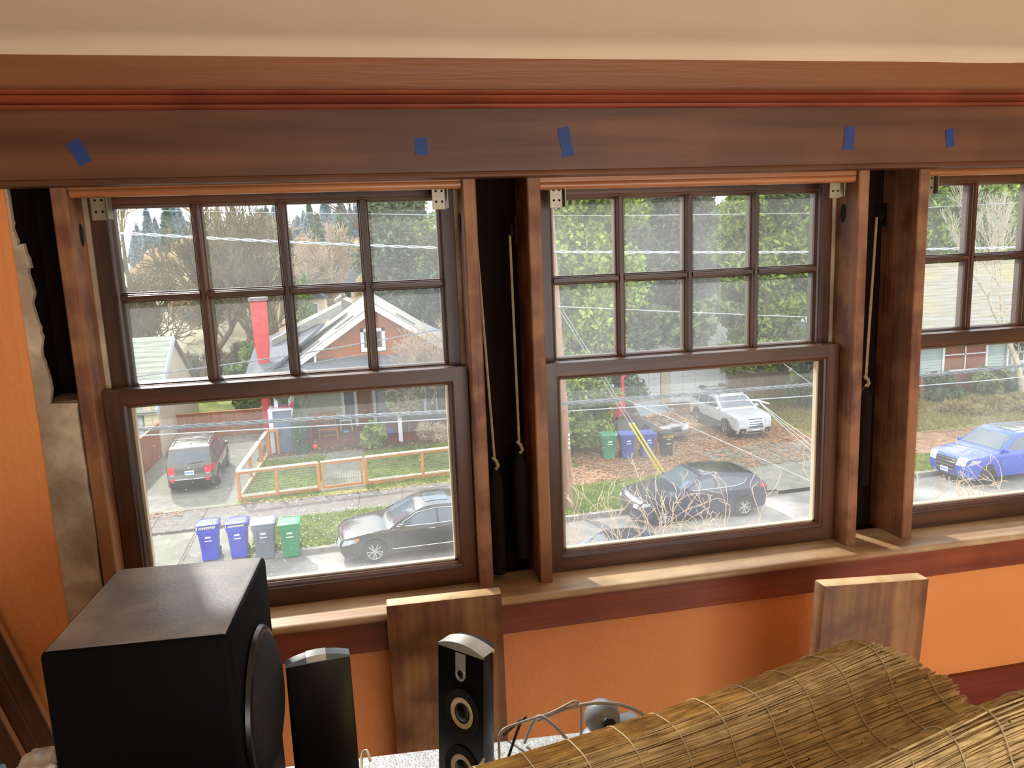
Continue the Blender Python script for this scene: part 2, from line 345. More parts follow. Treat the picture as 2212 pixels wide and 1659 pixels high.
# ------------------------------------------------------------------ windows
def rail_poly(w0, w1, y0, y1, c=0.011):
    """cross-section across the rail: w0 outer edge, w1 glass edge, moulded on the room side of the glass edge"""
    s = 1 if w1 > w0 else -1
    return [(w0, y0), (w1-s*c, y0), (w1-s*c*0.85, y0+0.0035), (w1-s*c*0.45, y0+0.005), (w1-s*c*0.2, y0+0.0095), (w1, y0+0.0125), (w1, y1), (w0, y1)]
PZ0, PZ1, PZ2, PZ3 = 0.0, -0.1808, -0.2025, -0.3805
HW, PP = 0.0119, 0.18
def window(i, X0, dz):
    w = thing('window_%d' % (i+1), None, None, (X0, 0, dz), kind='structure')
    for x0, x1, m in ((-0.072, -0.042, 'scraped_Z'), (0.757, 0.787, 'scraped_Z')):
        MB().rbox(x0, x1, -0.071, 0.066, -0.935, 0.052, 0.0025, 1).build('pulley_stile', m, w)
    MB().box(-0.072, 0.787, -0.071, 0.075, 0.052, 0.066).build('head_jamb', 'fir_X', w)
    b = MB(); pr = [(math.cos(t)*0.0095-0.0525, math.sin(t)*0.0095+0.0265) for t in np.linspace(0, 2*math.pi, 13)[:-1]]
    b.prism(pr, 'X', -0.040, 0.7555); b.build('stop_bead', 'bead', w, sharp=60)
    MB().box(-0.042, 0.757, -0.060, -0.044, 0.034, 0.052).build('head_stop', 'bead', w)
    for x0, x1 in ((-0.042, -0.032), (0.747, 0.757)):
        MB().box(x0, x1, 0.0185, 0.0225, -0.925, 0.05).build('parting_bead', 'plaster', w)
        MB().box(x0-0.02*(x0 < 0), x1+0.02*(x0 > 0), 0.0615, 0.075, -0.925, 0.052).build('outer_stop', 'cream', w)
    for xs in (-0.0415, 0.7565):
        b = MB(); b.lathe([(0.016, -0.002), (0.019, 0.0), (0.016, 0.002)], 14, 'X', (xs, -0.012, -0.055))
        for v in range(len(b.v)): x, y, z = b.v[v]; b.v[v] = (x, -0.012+(y+0.012)*0.55, -0.055+(z+0.055)*1.3)
        b.build('pulley', 'hole', w)
    MB().box(-0.06, 0.775, 0.02, 0.135, -0.975, -0.93).build('outer_sill', 'stool', w)
    # upper sash
    y0, y1 = 0.0245, 0.0605
    b = MB()
    up = rail_poly(0.046, PZ0, y0, y1); lo = rail_poly(-0.415, PZ3, y0, y1, 0.006)
    b.prism([(y, z) for z, y in up], 'X', -0.041, 0.756); b.prism([(y, z) for z, y in lo], 'X', -0.041, 0.756)
    us = b.build('upper_sash', 'fir_X', w, sharp=25)
    for (a, c) in ((-0.041, HW), (0.756, 0.72-HW)):
        MB().prism(rail_poly(a, c, y0-0.0006, y1), 'Z', -0.4145, 0.0455).build('stile', 'fir_Z', us, sharp=25)
    mp = [(-HW, y1), (-HW, y0+0.012), (-0.0092, y0+0.0095), (-0.0075, y0+0.005), (-0.0058, y0+0.0045), (-0.0042, y0), (0.0042, y0), (0.0058, y0+0.0045), (0.0075, y0+0.005), (0.0092, y0+0.0095), (HW, y0+0.012), (HW, y1)]
    for k in (1, 2, 3):
        MB().prism([(k*PP+x, y) for x, y in mp], 'Z', PZ3-0.005, 0.004).build('muntin', 'fir_Z', us, sharp=25)
    zc = (PZ1+PZ2)/2
    for k in range(4):
        MB().prism([(y+0.0004, zc+x*0.91) for x, y in mp], 'X', k*PP+HW-0.004, (k+1)*PP-HW+0.004).build('muntin', 'fir_X', us, sharp=25)
    for k in range(4):
        for (za, zb) in ((PZ1, PZ0), (PZ3, PZ2)):
            MB().quad((k*PP+HW-0.003, 0.044, za-0.003), ((k+1)*PP-HW+0.003, 0.044, za-0.003), ((k+1)*PP-HW+0.003, 0.044, zb+0.003), (k*PP+HW-0.003, 0.044, zb+0.003)).build('pane', 'glass', us, recalc=False, sharp=None)
    # lower sash
    y0, y1 = -0.018, 0.018
    L0, L1, T, B = 0.0078, 0.7101, -0.4294, -0.8702
    b = MB()
    b.prism([(y-0.0006, z) for z, y in rail_poly(-0.387, T, y0, y1)], 'X', L0-0.012, L1+0.012)
    b.prism([(y-0.0006, z) for z, y in rail_poly(-0.926, B, y0, y1)], 'X', L0-0.012, L1+0.012)
    ls = b.build('lower_sash', 'fir_X', w, sharp=25)
    for (a, c) in ((-0.040, L0), (0.7545, L1)):
        MB().prism(rail_poly(a, c, y0, y1), 'Z', -0.926, -0.386).build('stile', 'fir_Z', ls, sharp=25)
    MB().quad((L0-0.004, 0.001, B-0.004), (L1+0.004, 0.001, B-0.004), (L1+0.004, 0.001, T+0.004), (L0-0.004, 0.001, T+0.004)).build('pane', 'glass', ls, recalc=False, sharp=None)
    for q in ((L0-0.001, L0+0.006, B, T), (L1-0.006, L1+0.001, B, T), (L0, L1, B-0.001, B+0.005)):
        b = MB(); b.box(q[0], q[1], 0.003, 0.0175, q[2], q[3]); b.build('putty', 'cream', ls)
    return w
for i in range(3): window(i, WX[i], WZ[i])

# sash weights on cords in the pockets
def sash_weight(x, y, ztop, zend, label, r=0.017, lx=0.0):
    t = thing('sash_weight', label, 'sash weight', (x, y, zend-0.29))
    b = MB(); b.lathe([(0.004, 0.0), (r*0.9, 0.004), (r, 0.02), (r, 0.235), (r*0.8, 0.255), (r*0.45, 0.268), (0.004, 0.272)], 12)
    b.build('weight', 'iron', t)
    b = MB(); pts = [(0, 0, 0.285), (0.006, -0.002, 0.30), (0.004, 0.0, 0.31)]
    b.tube([(0, 0, 0.268), (0.007, -0.003, 0.280), (0.003, -0.004, 0.292), (-0.004, 0.0, 0.300), (0.001, 0.002, 0.296)], 0.0045, 6)
    b.build('knot', 'cord', t)
    b = MB(); b.tube([(0, 0, 0.29), (lx*0.5, 0, 0.29+(ztop-zend)*0.5), (lx, 0, 0.29+ztop-zend)], 0.0032, 6); b.build('cord', 'cord', t)
sash_weight(0.812, -0.012, -0.065, -0.625, 'iron sash weight on its cord beside the scraped stile of the first window', lx=-0.021)
sash_weight(0.874, -0.012, -0.085, -0.590, 'iron sash weight on a full-length pale cord, nearer the middle window', lx=-0.003)
sash_weight(1.815, -0.012, -0.075, -0.495, 'iron sash weight on a slanting cord in the pocket before the third window', lx=0.012)
for k, (x, z) in enumerate(((0.880, -0.075), (1.842, -0.07))):
    b = MB(); b.box(x, x+0.004, -0.03, 0.02, z-0.03, z+0.03); pl = b.build('pulley_case', 'iron', label='dark iron pulley case inside the pocket %s' % ('between the first and second window' if k == 0 else 'before the third window'), cat='pulley')
    MB().lathe([(0.003, -0.006), (0.017, -0.004), (0.014, 0.0), (0.017, 0.004), (0.003, 0.006)], 14, 'X', (x-0.006, -0.008, z)).build('wheel', 'iron', pl)

# painter's tape on the header casing
def tape(x, z, h, rot, label, w=0.026):
    b = MB(); n = 6; V = []
    for i in range(n+1):
        t = i/n; lift = 0.0
        for s in (-1, 1): V.append((s*w/2 + 0.0006*math.sin(9*t+s), -0.0008-lift, (t-0.5)*h + (0.0012 if s > 0 and i in (0, n) else 0)))
    b.add(V, [(2*i, 2*i+1, 2*i+3, 2*i+2) for i in range(n)])
    me = b.mesh('painters_tape', sharp=None)
    o = link('painters_tape', me, 'tape', label=label, cat='tape', loc=(x, -0.0956, z), rot=(0, rot, 0))
    so = o.modifiers.new('s', 'SOLIDIFY'); so.thickness = 0.0002
tape(0.000, 0.100, 0.046, -0.42, 'strip of blue painters tape stuck at a slant, at the far left of the header')
tape(0.670, 0.103, 0.035, 0.0, 'short square piece of blue painters tape above the right end of the first window')
tape(0.988, 0.108, 0.062, -0.19, 'longest strip of blue painters tape, leaning, above the left end of the middle window')
tape(1.683, 0.108, 0.051, 0.06, 'strip of blue painters tape above the right end of the middle window')
tape(1.958, 0.106, 0.043, -0.12, 'strip of blue painters tape with a flared foot above the third window', 0.023)

# blind brackets under the stop beads
def bracket(x, z, side, label):
    t = thing('metal_bracket', label, 'bracket', (x, -0.047, z), 0)
    p = MB().rbox(-0.0145, 0.0145, -0.001, 0.001, -0.026, 0.026, 0.0006, 1).build('plate', 'zinc', t)
    for hx in (-0.0055, 0.0075):
        for hz in (-0.009, 0.014): MB().lathe([(0.0001, -0.0014), (0.0028, -0.0014), (0.0028, -0.0008), (0.0001, -0.0008)], 12, 'Y', (hx, 0, hz)).build('screw_hole', 'hole', p)
    fx = side*0.019
    MB().rbox(fx-0.0012, fx+0.0012, -0.012, 0.022, -0.024, 0.026, 0.0005, 1).build('side_flange', 'zinc', t)
    MB().rbox(min(-0.0155, fx+side*0.014), max(0.0155, fx+side*0.014), -0.002, 0.020, 0.0245, 0.0265, 0.0005, 1).build('top_flange', 'zinc', t)
bracket(0.008, -0.002, 1, 'small zinc blind bracket at the top left corner of the first window')
bracket(0.706, 0.000, 1, 'small zinc blind bracket at the top right corner of the first window')
bracket(0.975, -0.004, 1, 'small zinc blind bracket at the top left corner of the middle window')
bracket(1.683, 0.000, 1, 'small zinc blind bracket at the top right corner of the middle window')
bracket(1.945, 0.002, 1, 'small zinc blind bracket at the top left corner of the third window')
# ================================================================== things in the room
ZT = -1.02
def top_mat(o, m2, thr=0.85):
    me = o.data; me.materials.append(M[m2])
    for p in me.polygons:
        if p.normal.z > thr: p.material_index = 1
t = thing('metal_desk', 'grey speckled metal desk carrying the speakers and cables', 'desk', (0.60, -0.505, ZF), math.radians(-4.0))
MB().rbox(-0.95, 0.74, -0.70, 0.0, ZT-ZF-0.03, ZT-ZF, 0.003, 2).build('top', 'galv', t)
for x in (-0.90, 0.69):
    for y in (-0.66, -0.04): MB().rbox(x-0.02, x+0.02, y-0.02, y+0.02, 0.0, ZT-ZF-0.03, 0.003, 1).build('leg', 'galv', t)

# subwoofer
t = thing('subwoofer', 'large black box subwoofer with dusty, sheen-greyed top and round side driver', 'speaker', (0.208, -0.652, ZT), math.radians(-3.5))
o = MB().rbox(-0.118, 0.118, -0.138, 0.138, 0.002, 0.415, 0.010, 4).build('cabinet', 'black_side', t, sharp=45); top_mat(o, 'vinyl_sheen_dust', 0.9)
MB().lathe([(0.111, 0.116), (0.114, 0.121), (0.111, 0.127), (0.104, 0.129)], 40, 'X', (0, -0.008, 0.238)).build('driver_ring', 'black_plastic', t)
prof = [(0.106*math.cos(a), 0.122+0.028*math.sin(a)) for a in np.linspace(0, math.pi/2*0.985, 10)]
MB().lathe(prof, 40, 'X', (0, -0.008, 0.238)).build('driver_grille', 'grille_cloth', t, sharp=60)
for y in (-0.10, 0.10):
    for x in (-0.09, 0.09): MB().lathe([(0.014, -0.0005), (0.014, 0.004)], 12, 'Z', (x, y, 0)).build('foot', 'black_plastic', t)

# satellite speaker seen from its blank side
def loft(b, rings):
    n = len(rings[0]); V = [p for r in rings for p in r]
    F = [(i*n+j, i*n+(j+1) % n, (i+1)*n+(j+1) % n, (i+1)*n+j) for i in range(len(rings)-1) for j in range(n)]
    F += [tuple(range(n)), tuple(range((len(rings)-1)*n, len(rings)*n))]
    return b.add(V, F)
def speaker_outline(w, d, k=10, bulge=0.35):
    """plan outline: flat front at -y, bulged rear"""
    pts = [(-w/2, -d*0.5), (w/2, -d*0.5)]
    for a in np.linspace(0, math.pi, k): pts.append((w/2*math.cos(a), -d*0.5+d*0.25 + d*0.75*math.sin(a)**0.8))
    return pts
t = thing('satellite_speaker', 'slim black speaker with a silver capped top, next to the subwoofer, its blank back showing', 'speaker', (0.411, -0.620, ZT), math.radians(6)); t.scale = (0.79, 0.79, 0.93)
b = MB(); rings = []
for z, s, yy in ((0.0, 0.98, 1.0), (0.03, 1.0, 1.0), (0.16, 1.0, 0.75), (0.30, 0.985, 0.36)):
    rings.append([(x*s, -0.010+(y+0.010)*yy - (1-yy)*0.012, z) for x, y in [(-0.063, -0.028), (-0.058, -0.032), (0.058, -0.032), (0.063, -0.028), (0.063, 0.03), (0.045, 0.042), (-0.045, 0.042), (-0.063, 0.03)]])
loft(b, rings); b.build('body', 'black_plastic', t, sharp=40)
b = MB()
arc = [(x, 0.301+0.010*(1-(x/0.062)**2)) for x in np.linspace(-0.062, 0.062, 13)]
b.prism(arc + [(0.062, 0.298), (-0.062, 0.298)], 'Y', -0.030, -0.006); b.build('top_cap', 'cap_grey', t)
b = MB(); arc = [(x, 0.3016+0.010*(1-(x/0.062)**2)) for x in np.linspace(-0.022, 0.016, 7)]
b.prism(arc + [(0.016, 0.3), (-0.022, 0.3)], 'Y', -0.0312, -0.0055); b.build('silver_band', 'silver', t)
MB().rbox(-0.055, 0.055, -0.05, 0.055, 0.0, 0.012, 0.004, 2).build('foot', 'black_plastic', t)

# satellite speaker turned to show its drivers
t = thing('satellite_speaker', 'slim black speaker turned to show two cream ringed drivers, before the short board', 'speaker', (0.642, -0.625, ZT), math.radians(-47)); t.scale = (0.80, 0.80, 0.90)
D2 = 0.058; W2 = 0.060
b = MB(); rings = []
for z, lean in ((0.004, 0.0), (0.15, 0.012), (0.285, 0.024)):
    rings.append([(x, y+lean, z) for x, y in [(-W2, -0.030), (W2, -0.030), (W2, 0.0), (0.045, 0.026), (0.0, 0.036), (-0.045, 0.026), (-W2, 0.0)]])
loft(b, rings); b.build('body', 'black_plastic', t, sharp=40)
b = MB(); arc = [(x, 0.2855+0.012*(1-(x/W2)**2)) for x in np.linspace(-W2, W2, 13)]
b.prism(arc + [(W2, 0.281), (-W2, 0.281)], 'Y', -0.007, 0.030); b.build('top_cap', 'silver', t)
fa = math.atan2(0.020, 0.28)
def on_front(x, z, out=0.0): return (x, -0.030 + z/0.281*0.024 - out*math.cos(fa), z + out*math.sin(fa))
def ring(nm, m, x, z, prof, par=t):
    b = MB(); b.lathe(prof, 28, 'Y', cap=prof[-1][0] < 0.003)
    R = Matrix.Rotation(-fa, 3, 'X'); c = Vector(on_front(x, z))
    b.v = [tuple(R @ Vector(v) + c) for v in b.v]
    return b.build(nm, m, par, sharp=50)
for z in (0.165, 0.055):
    d = ring('driver', 'grille_cloth', 0.004, z, [(0.046, 0.002), (0.046, -0.003), (0.041, -0.004), (0.036, -0.002), (0.030, -0.001)])
    ring('cone_ring', 'cone', 0.004, z, [(0.030, -0.002), (0.028, -0.004), (0.018, 0.0), (0.018, 0.004)], d)
    ring('dust_cap', 'black_plastic', 0.004, z, [(0.018, 0.0), (0.0165, -0.0025), (0.010, -0.0045), (0.001, -0.005)], d)
b = MB(); 
for x, z in ((0, 0),): b.box(-0.013, 0.013, -0.0315, -0.029, 0.0, 0.040)
b.v = [tuple(Vector(on_front(v[0], 0.238+v[2], 0.0012 if v[1] < -0.03 else -0.002))) for v in b.v]
b.build('tweeter_plate', 'silver', t)
d = ring('tweeter', 'silver', 0.0, 0.238, [(0.013, 0.001), (0.013, -0.0022), (0.009, -0.0026), (0.008, -0.0005)])
ring('tweeter_dome', 'black_plastic', 0.0, 0.238, [(0.008, -0.001), (0.006, -0.0028), (0.001, -0.0034)], d)
MB().rbox(-0.05, 0.05, -0.05, 0.05, 0.0, 0.010, 0.004, 2).build('foot', 'black_plastic', t)

# lumber boards
def lumber(name, x0, x1, y0, y1, z1, label, rot, base, tilt=0.0):
    w = (x1-x0)/2; h = z1-base
    b = MB().rbox(-w, w, -(y1-y0)/2, (y1-y0)/2, 0.0, h, 0.003, 2)
    o = b.build(name, 'lumber_dark', label=label, cat='board', loc=((x0+x1)/2, (y0+y1)/2, base)); o.rotation_euler = (0, tilt, rot)
    top_mat(o, 'lumber_sunlit_end', 0.9)  # top face paler: end grain, with the sun on it put into the colour
    return o
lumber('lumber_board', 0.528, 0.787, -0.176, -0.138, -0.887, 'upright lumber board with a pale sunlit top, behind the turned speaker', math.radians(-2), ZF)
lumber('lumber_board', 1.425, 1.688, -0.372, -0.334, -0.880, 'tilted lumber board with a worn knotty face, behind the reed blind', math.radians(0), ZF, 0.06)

# removed casing planks leaning in the corner left of the subwoofer
def plank(x, y, w, L, th, ang, label, m='redwood'):
    b = MB().rbox(-w, 0, -th/2, th/2, 0.0, L, 0.002, 1)
    o = b.build('casing_plank', 'fir_Z', label=label, cat='plank', loc=(x, y, ZF)); o.rotation_euler = (0, -ang, 0)
    o.data.materials.append(M['plank_lit_edge'])  # right edge gets a paler wood, its lighting put into the colour
    for p in o.data.polygons:
        if p.normal.x > 0.9: p.material_index = 1
    b = MB().rbox(-w*0.62, -w*0.45, -th/2-0.004, -th/2+0.001, 0.01, L-0.01, 0.001, 1); b.build('bead', 'fir_Z', o)
plank(-0.044, -0.118, 0.075, 0.93, 0.022, math.radians(15.2), 'dark stained casing plank leaning nearest the subwoofer, edge coloured as lit')
plank(-0.098, -0.146, 0.080, 0.86, 0.020, math.radians(15.8), 'reddish casing plank leaning in front of the dark one, by the corner')

# bits at the left end of the desk
t = MB().rbox(-0.026, 0.026, -0.05, 0.05, 0.0, 0.246, 0.002, 1).build('carton', 'card_cream', label='narrow cream carton standing on the desk left of the subwoofer', cat='box', loc=(0.056, -0.765, ZT), rot=(0, 0, 0.03))
MB().rbox(-0.034, 0.034, -0.01, 0.01, 0.0, 0.270, 0.004, 2).build('folder', 'light_blue', label='light blue plastic folder standing at the desk corner', cat='folder', loc=(-0.008, -0.79, ZT), rot=(0, 0.0, 0.05))
b = MB(); V = []; F = []; n = 9
for i in range(n):
    for j in range(5):
        V.append((-0.026+0.052*i/(n-1), -0.03+0.06*j/4, 0.0035*math.sin(i*1.9+j)+0.004*math.sin(j*2.3)+0.006))
F = [(i*5+j, (i+1)*5+j, (i+1)*5+j+1, i*5+j+1) for i in range(n-1) for j in range(4)]
o = b.add(V, F).build('crumpled_paper', 'paper_white', label='crumpled white paper lying on the cream carton', cat='paper', loc=(0.056, -0.765, ZT+0.246))
o.modifiers.new('s', 'SOLIDIFY').thickness = 0.001

# reed blind lying in folds over the desk
t = thing('reed_blind', 'woven reed roll-up blind lying in two thick folds on the desk', 'blind', (0.5225, -0.929, ZT+0.078), math.radians(8.1)); t.scale = (0.75, 0.75, 0.75)
PR = [(0.205, -0.10), (0.20, 0.0), (0.17, 0.11), (0.10, 0.215), (0.045, 0.254), (0.0, 0.265), (-0.03, 0.247), (-0.065, 0.200), (-0.11, 0.172), (-0.16, 0.168), (-0.195, 0.205), (-0.222, 0.252), (-0.25, 0.276), (-0.285, 0.262), (-0.33, 0.18), (-0.36, 0.08), (-0.38, 0.0), (-0.385, -0.10)]
def smooth(pts, n=8):
    out = []; P = [np.array(p, float) for p in pts]
    for i in range(len(P)-1):
        p0 = P[max(i-1, 0)]; p1 = P[i]; p2 = P[i+1]; p3 = P[min(i+2, len(P)-1)]
        for k in range(n):
            u = k/n; out.append(0.5*((2*p1)+(-p0+p2)*u+(2*p0-5*p1+4*p2-p3)*u*u+(-p0+3*p1-3*p2+p3)*u**3))
    out.append(P[-1]); return out
dense = smooth(PR, 12)
arcs = [0.0]
for i in range(1, len(dense)): arcs.append(arcs[-1]+float(np.linalg.norm(dense[i]-dense[i-1])))
def prof_at(s):
    i = min(max(int(np.searchsorted(arcs, s))-1, 0), len(dense)-2); u = (s-arcs[i])/max(arcs[i+1]-arcs[i], 1e-9)
    p = dense[i]*(1-u)+dense[i+1]*u; d = dense[i+1]-dense[i]; d = d/np.linalg.norm(d)
    return p, np.array((d[1], -d[0]))
def xend(y):
    ys = [-0.4, -0.25, -0.16, -0.10, -0.07, -0.035, 0.0, 0.2]; xs = [1.25, 1.25, 1.11, 1.12, 1.115, 1.05, 0.992, 0.97]
    return float(np.interp(y, ys, xs))
def zs(x): return float(np.interp(x, [-0.4, 0.15, 0.5, 0.75, 0.9, 0.99, 1.3], [0.66, 0.71, 0.765, 0.86, 0.945, 1.0, 1.04]))
def zz(h, x): return h*zs(x) if h > 0 else h
rr = random.Random(9); b = MB(); s = 0.0
while s < arcs[-1]:
    p, nrm = prof_at(s); r = rr.uniform(0.0016, 0.0030)
    x = -0.32 + rr.uniform(-0.15, 0.0); xe = xend(p[0])
    while x < xe:
        ln = rr.uniform(0.12, 0.55); x2 = min(x+ln, xe + rr.uniform(-0.006, 0.006))
        if x2-x > 0.01:
            o1 = rr.uniform(-0.0012, 0.002) - (0.0); o2 = rr.uniform(-0.0012, 0.002); w1 = rr.uniform(-0.0012, 0.0012); w2 = rr.uniform(-0.0012, 0.0012)
            tg = np.array((nrm[1], -nrm[0])); a = p+nrm*o1*-1+tg*w1; c = p-nrm*o2+tg*w2; mid = (a+c)/2 - nrm*rr.uniform(-0.0008, 0.0012)
            b.tube([(x, a[0], zz(a[1], x)), ((x+x2)/2, mid[0], zz(mid[1], (x+x2)/2)), (x2, c[0], zz(c[1], x2))], r*rr.uniform(0.8, 1.1), 4)
        x = x2 + rr.uniform(-0.01, 0.004)
    s += r*1.45
b.build('reeds', 'reed', t, recalc=False, sharp=60, kind='stuff')
# backing sheet so no light shines through the weave
V = []; F = []
for i, p in enumerate(dense):
    for x in np.linspace(-0.45, xend(p[0])-0.01, 24): V.append((x, p[0], zz(p[1]-0.0055, x)))
F = [(24*i+j, 24*i+j+1, 24*(i+1)+j+1, 24*(i+1)+j) for i in range(len(dense)-1) for j in range(23)]
MB().add(V, F).build('backing', 'reed', t, recalc=False, sharp=60)
for x0 in np.arange(-0.22, 1.22, 0.092):
    pts = []
    for s in np.arange(0.02, arcs[-1], 0.012):
        p, nrm = prof_at(s)
        if x0 < xend(p[0])-0.012:
            h = 0.0035; pts.append((x0+0.003*math.sin(s*40), p[0]+nrm[0]*h, zz(p[1]+nrm[1]*h, x0)))
    if len(pts) > 4: MB().tube(pts, 0.0013, 5).build('stitch_cord', 'reed_string', t, recalc=False, sharp=60)
# frayed fibres on the crest and the cut end
b = MB()
for k in range(150):
    s = rr.uniform(0.1, arcs[-1]-0.1); p, nrm = prof_at(s); x = rr.uniform(-0.2, xend(p[0])) if k % 2 else xend(p[0]) - rr.uniform(0, 0.03)
    L = rr.uniform(0.006, 0.016); dx = rr.uniform(-1, 1)*L; q = np.array((p[0], p[1]))+nrm*0.002; e = q + nrm*L*rr.uniform(0.2, 0.9)
    b.tube([(x, q[0], q[1]*zs(x)), (x+dx*0.6, (q[0]+e[0])/2, ((q[1]+e[1])/2+0.001)*zs(x)), (x+dx, e[0], e[1]*zs(x))], 0.00035, 3)
b.build('frayed_fibres', 'reed_string', t, recalc=False, sharp=None, kind='stuff')
# webcam on its small stand, cables
t = thing('webcam', 'grey ball webcam lying behind the cables on the desk', 'webcam', (0.900, -0.557, ZT), 0.2)
MB().lathe([(0.036, 0.0), (0.038, 0.008), (0.030, 0.014), (0.01, 0.018)], 20).build('base', 'webcam_pale', t, sharp=50)
b = MB(); b.lathe([(0.001, -0.03)]+[(0.033*math.cos(a), 0.033*math.sin(a)) for a in np.linspace(-1.2, 1.5, 12)], 20, 'Z', (0.0, 0.0, 0.046)); b.build('head', 'webcam', t, sharp=60)
MB().lathe([(0.013, -0.036), (0.013, -0.030), (0.009, -0.029), (0.002, -0.031)], 16, 'Y', (-0.005, 0.0, 0.052)).build('lens', 'cable_black', t)
MB().rbox(0.02, 0.075, -0.02, 0.02, 0.008, 0.03, 0.006, 2).build('clip', 'webcam_pale', t)
def cable(pts, r, m, label, n=8):
    MB().tube([tuple(q) for q in smooth(pts, 7)], r, n).build('cable', m, label=label, cat='cable', sharp=60)
cable([(0.695, -0.618, ZT+0.005), (0.701, -0.586, ZT+0.026), (0.709, -0.569, ZT+0.057), (0.749, -0.561, ZT+0.064), (0.798, -0.557, ZT+0.069), (0.835, -0.557, ZT+0.082), (0.849, -0.557, ZT+0.086), (0.859, -0.557, ZT+0.077), (0.860, -0.557, ZT+0.059), (0.860, -0.553, ZT+0.005)], 0.0023, 'cable_grey', 'thin grey cable arching highest above the desk, before the orange wall')
cable([(0.757, -0.536, ZT+0.005), (0.777, -0.553, ZT+0.063), (0.798, -0.569, ZT+0.062), (0.823, -0.594, ZT+0.039), (0.855, -0.627, ZT+0.005)], 0.0030, 'cable_grey', 'grey cable dropping steeply to the desk beside the arch')
cable([(0.781, -0.544, ZT+0.051), (0.831, -0.557, ZT+0.074), (0.888, -0.569, ZT+0.084), (0.937, -0.581, ZT+0.077), (0.970, -0.594, ZT+0.059), (0.995, -0.610, ZT+0.018), (1.003, -0.618, ZT+0.005)], 0.0034, 'cable_grey', 'thick pale cable curving over the grey webcam')
cable([(0.862+0.026*math.cos(a), -0.635+0.026*math.sin(a), ZT+0.005+0.0022*k) for k, a in enumerate(np.linspace(0, 6*math.pi, 26))], 0.0024, 'cable_black', 'black cable coiled in a ring on the desk')
cable([(0.724, -0.504, ZT+0.005), (0.749, -0.528, ZT+0.043), (0.761, -0.536, ZT+0.055), (0.749, -0.544, ZT+0.051), (0.720, -0.569, ZT+0.005)], 0.0026, 'cable_black', 'black cable looping down to the desk in shade')
cable([(0.478, -0.536, ZT+0.018), (0.472, -0.516, ZT+0.026), (0.463, -0.520, ZT+0.018), (0.462, -0.561, ZT+0.007), (0.463, -0.618, ZT+0.005), (0.445, -0.667, ZT+0.005)], 0.0026, 'cable_cream', 'cream cord lying on the desk beside the blank speaker')
cable([(0.690, -0.590, ZT+0.020), (0.683, -0.605, ZT+0.052), (0.668, -0.650, ZT+0.075), (0.652, -0.705, ZT+0.098), (0.628, -0.80, ZT+0.165)], 0.0028, 'cable_cream', 'cream cord running up over the reed blind')
# ================================================================== outdoors: materials and ground
GZ = -8.62
mat('asphalt', '706e6b', '827f7c', rough=0.9, scale=3, c3='bdb9b2', s3=0.35, f3=0.5, bump=0.2, bscale=60)
mat('sidewalk', '65615c', '7c7771', rough=0.9, scale=4, c3='6a5a58', s3=0.6, f3=0.5)
mat('concrete', '727068', '8b897e', rough=0.9, scale=2.5, c3='6f7460', s3=0.5, f3=0.55)
mat('kerb', '7b7872', '9a968e', rough=0.9, scale=5)
mat('lawn', '5e6e28', '8a9644', rough=0.95, scale=5, c3='93904e', s3=0.9, f3=0.6, bump=0.6, bscale=40)
mat('blade', '6a8430', '9aa650', rough=0.8, scale=3, trans=0.4)
mat('straw', '8c7c4c', 'b4a570', rough=0.9, scale=5, trans=0.4)
mat('litter', '6b4c38', '8d6c52', rough=0.95, scale=9, c3='a2876a', s3=1.0, f3=0.5, bump=0.5, bscale=30)
mat('mulch', '4c3b30', '6d584a', rough=0.95, scale=14, bump=0.5, bscale=40)
mat('leaf_brown', '8a5a3a', 'b58a5e', rough=0.8, scale=3)
mat('petal', 'e4dccf', 'f4efe6', rough=0.8, scale=3, trans=0.4)
mat('cedar', 'b9743a', 'cf8d4c', rough=0.65, scale=2.5, stretch=(6, 6, 1))
mat('cedar_top', 'c9b49a', 'e0d2bf', rough=0.7, scale=4)
mat('fence_red', '8a4a30', 'a35f40', rough=0.75, scale=2, stretch=(5, 5, 0.7))
mat('fence_grey', '8e7a62', 'a8947a', rough=0.8, scale=2, stretch=(5, 5, 0.7))
mat('wire', '9a9c96', rough=0.4, metal=0.6)
mat('shingle_grey', '84847f', '9a9a95', rough=0.9, scale=1.2, stretch=(1, 6, 6), bump=0.5, bscale=9)
mat('shingle_dark', '5a6068', '70767e', rough=0.9, scale=1.2, stretch=(1, 7, 7), bump=0.5, bscale=9)
mat('shingle_moss', '8a877a', 'a19e92', rough=0.95, scale=0.9, stretch=(1, 7, 7), c3='a39a55', s3=0.25, f3=0.6, bump=0.6, bscale=7)
mat('shingle_green', '868c7e', 'a0a596', rough=0.95, scale=0.9, stretch=(1, 7, 7), bump=0.6, bscale=7)
mat('shake_orange', '9c4c18', 'b46422', rough=0.8, scale=3, stretch=(4, 4, 9), bump=0.3)
mat('trim_white', 'dfe2e6', 'eceef2', rough=0.6, scale=4)
mat('blue_stucco', '5f7391', '6f82a0', rough=0.8, scale=3, bump=0.15)
mat('slate_wall', '6d7682', '7d8692', rough=0.8, scale=3)
mat('deck_red', '6e3434', '84423f', rough=0.6, scale=3, stretch=(1, 8, 8))
mat('chimney_red', 'c03a3c', 'd04a48', rough=0.8, scale=5, bump=0.3)
mat('window_dark', '3f4a48', '5a6664', rough=0.08, scale=0.8, spec=0.6)
mat('curtain_green', 'a5ab98', 'b4baa8', rough=0.4, scale=1.0)
mat('door_brown', '7c4430', '91553c', rough=0.5, scale=2)
mat('bench', '9c5a34', 'b26d42', rough=0.6, scale=2, stretch=(1, 6, 6))
mat('beige_stucco', 'c3b3a2', 'cdbeae', rough=0.9, scale=1.5)
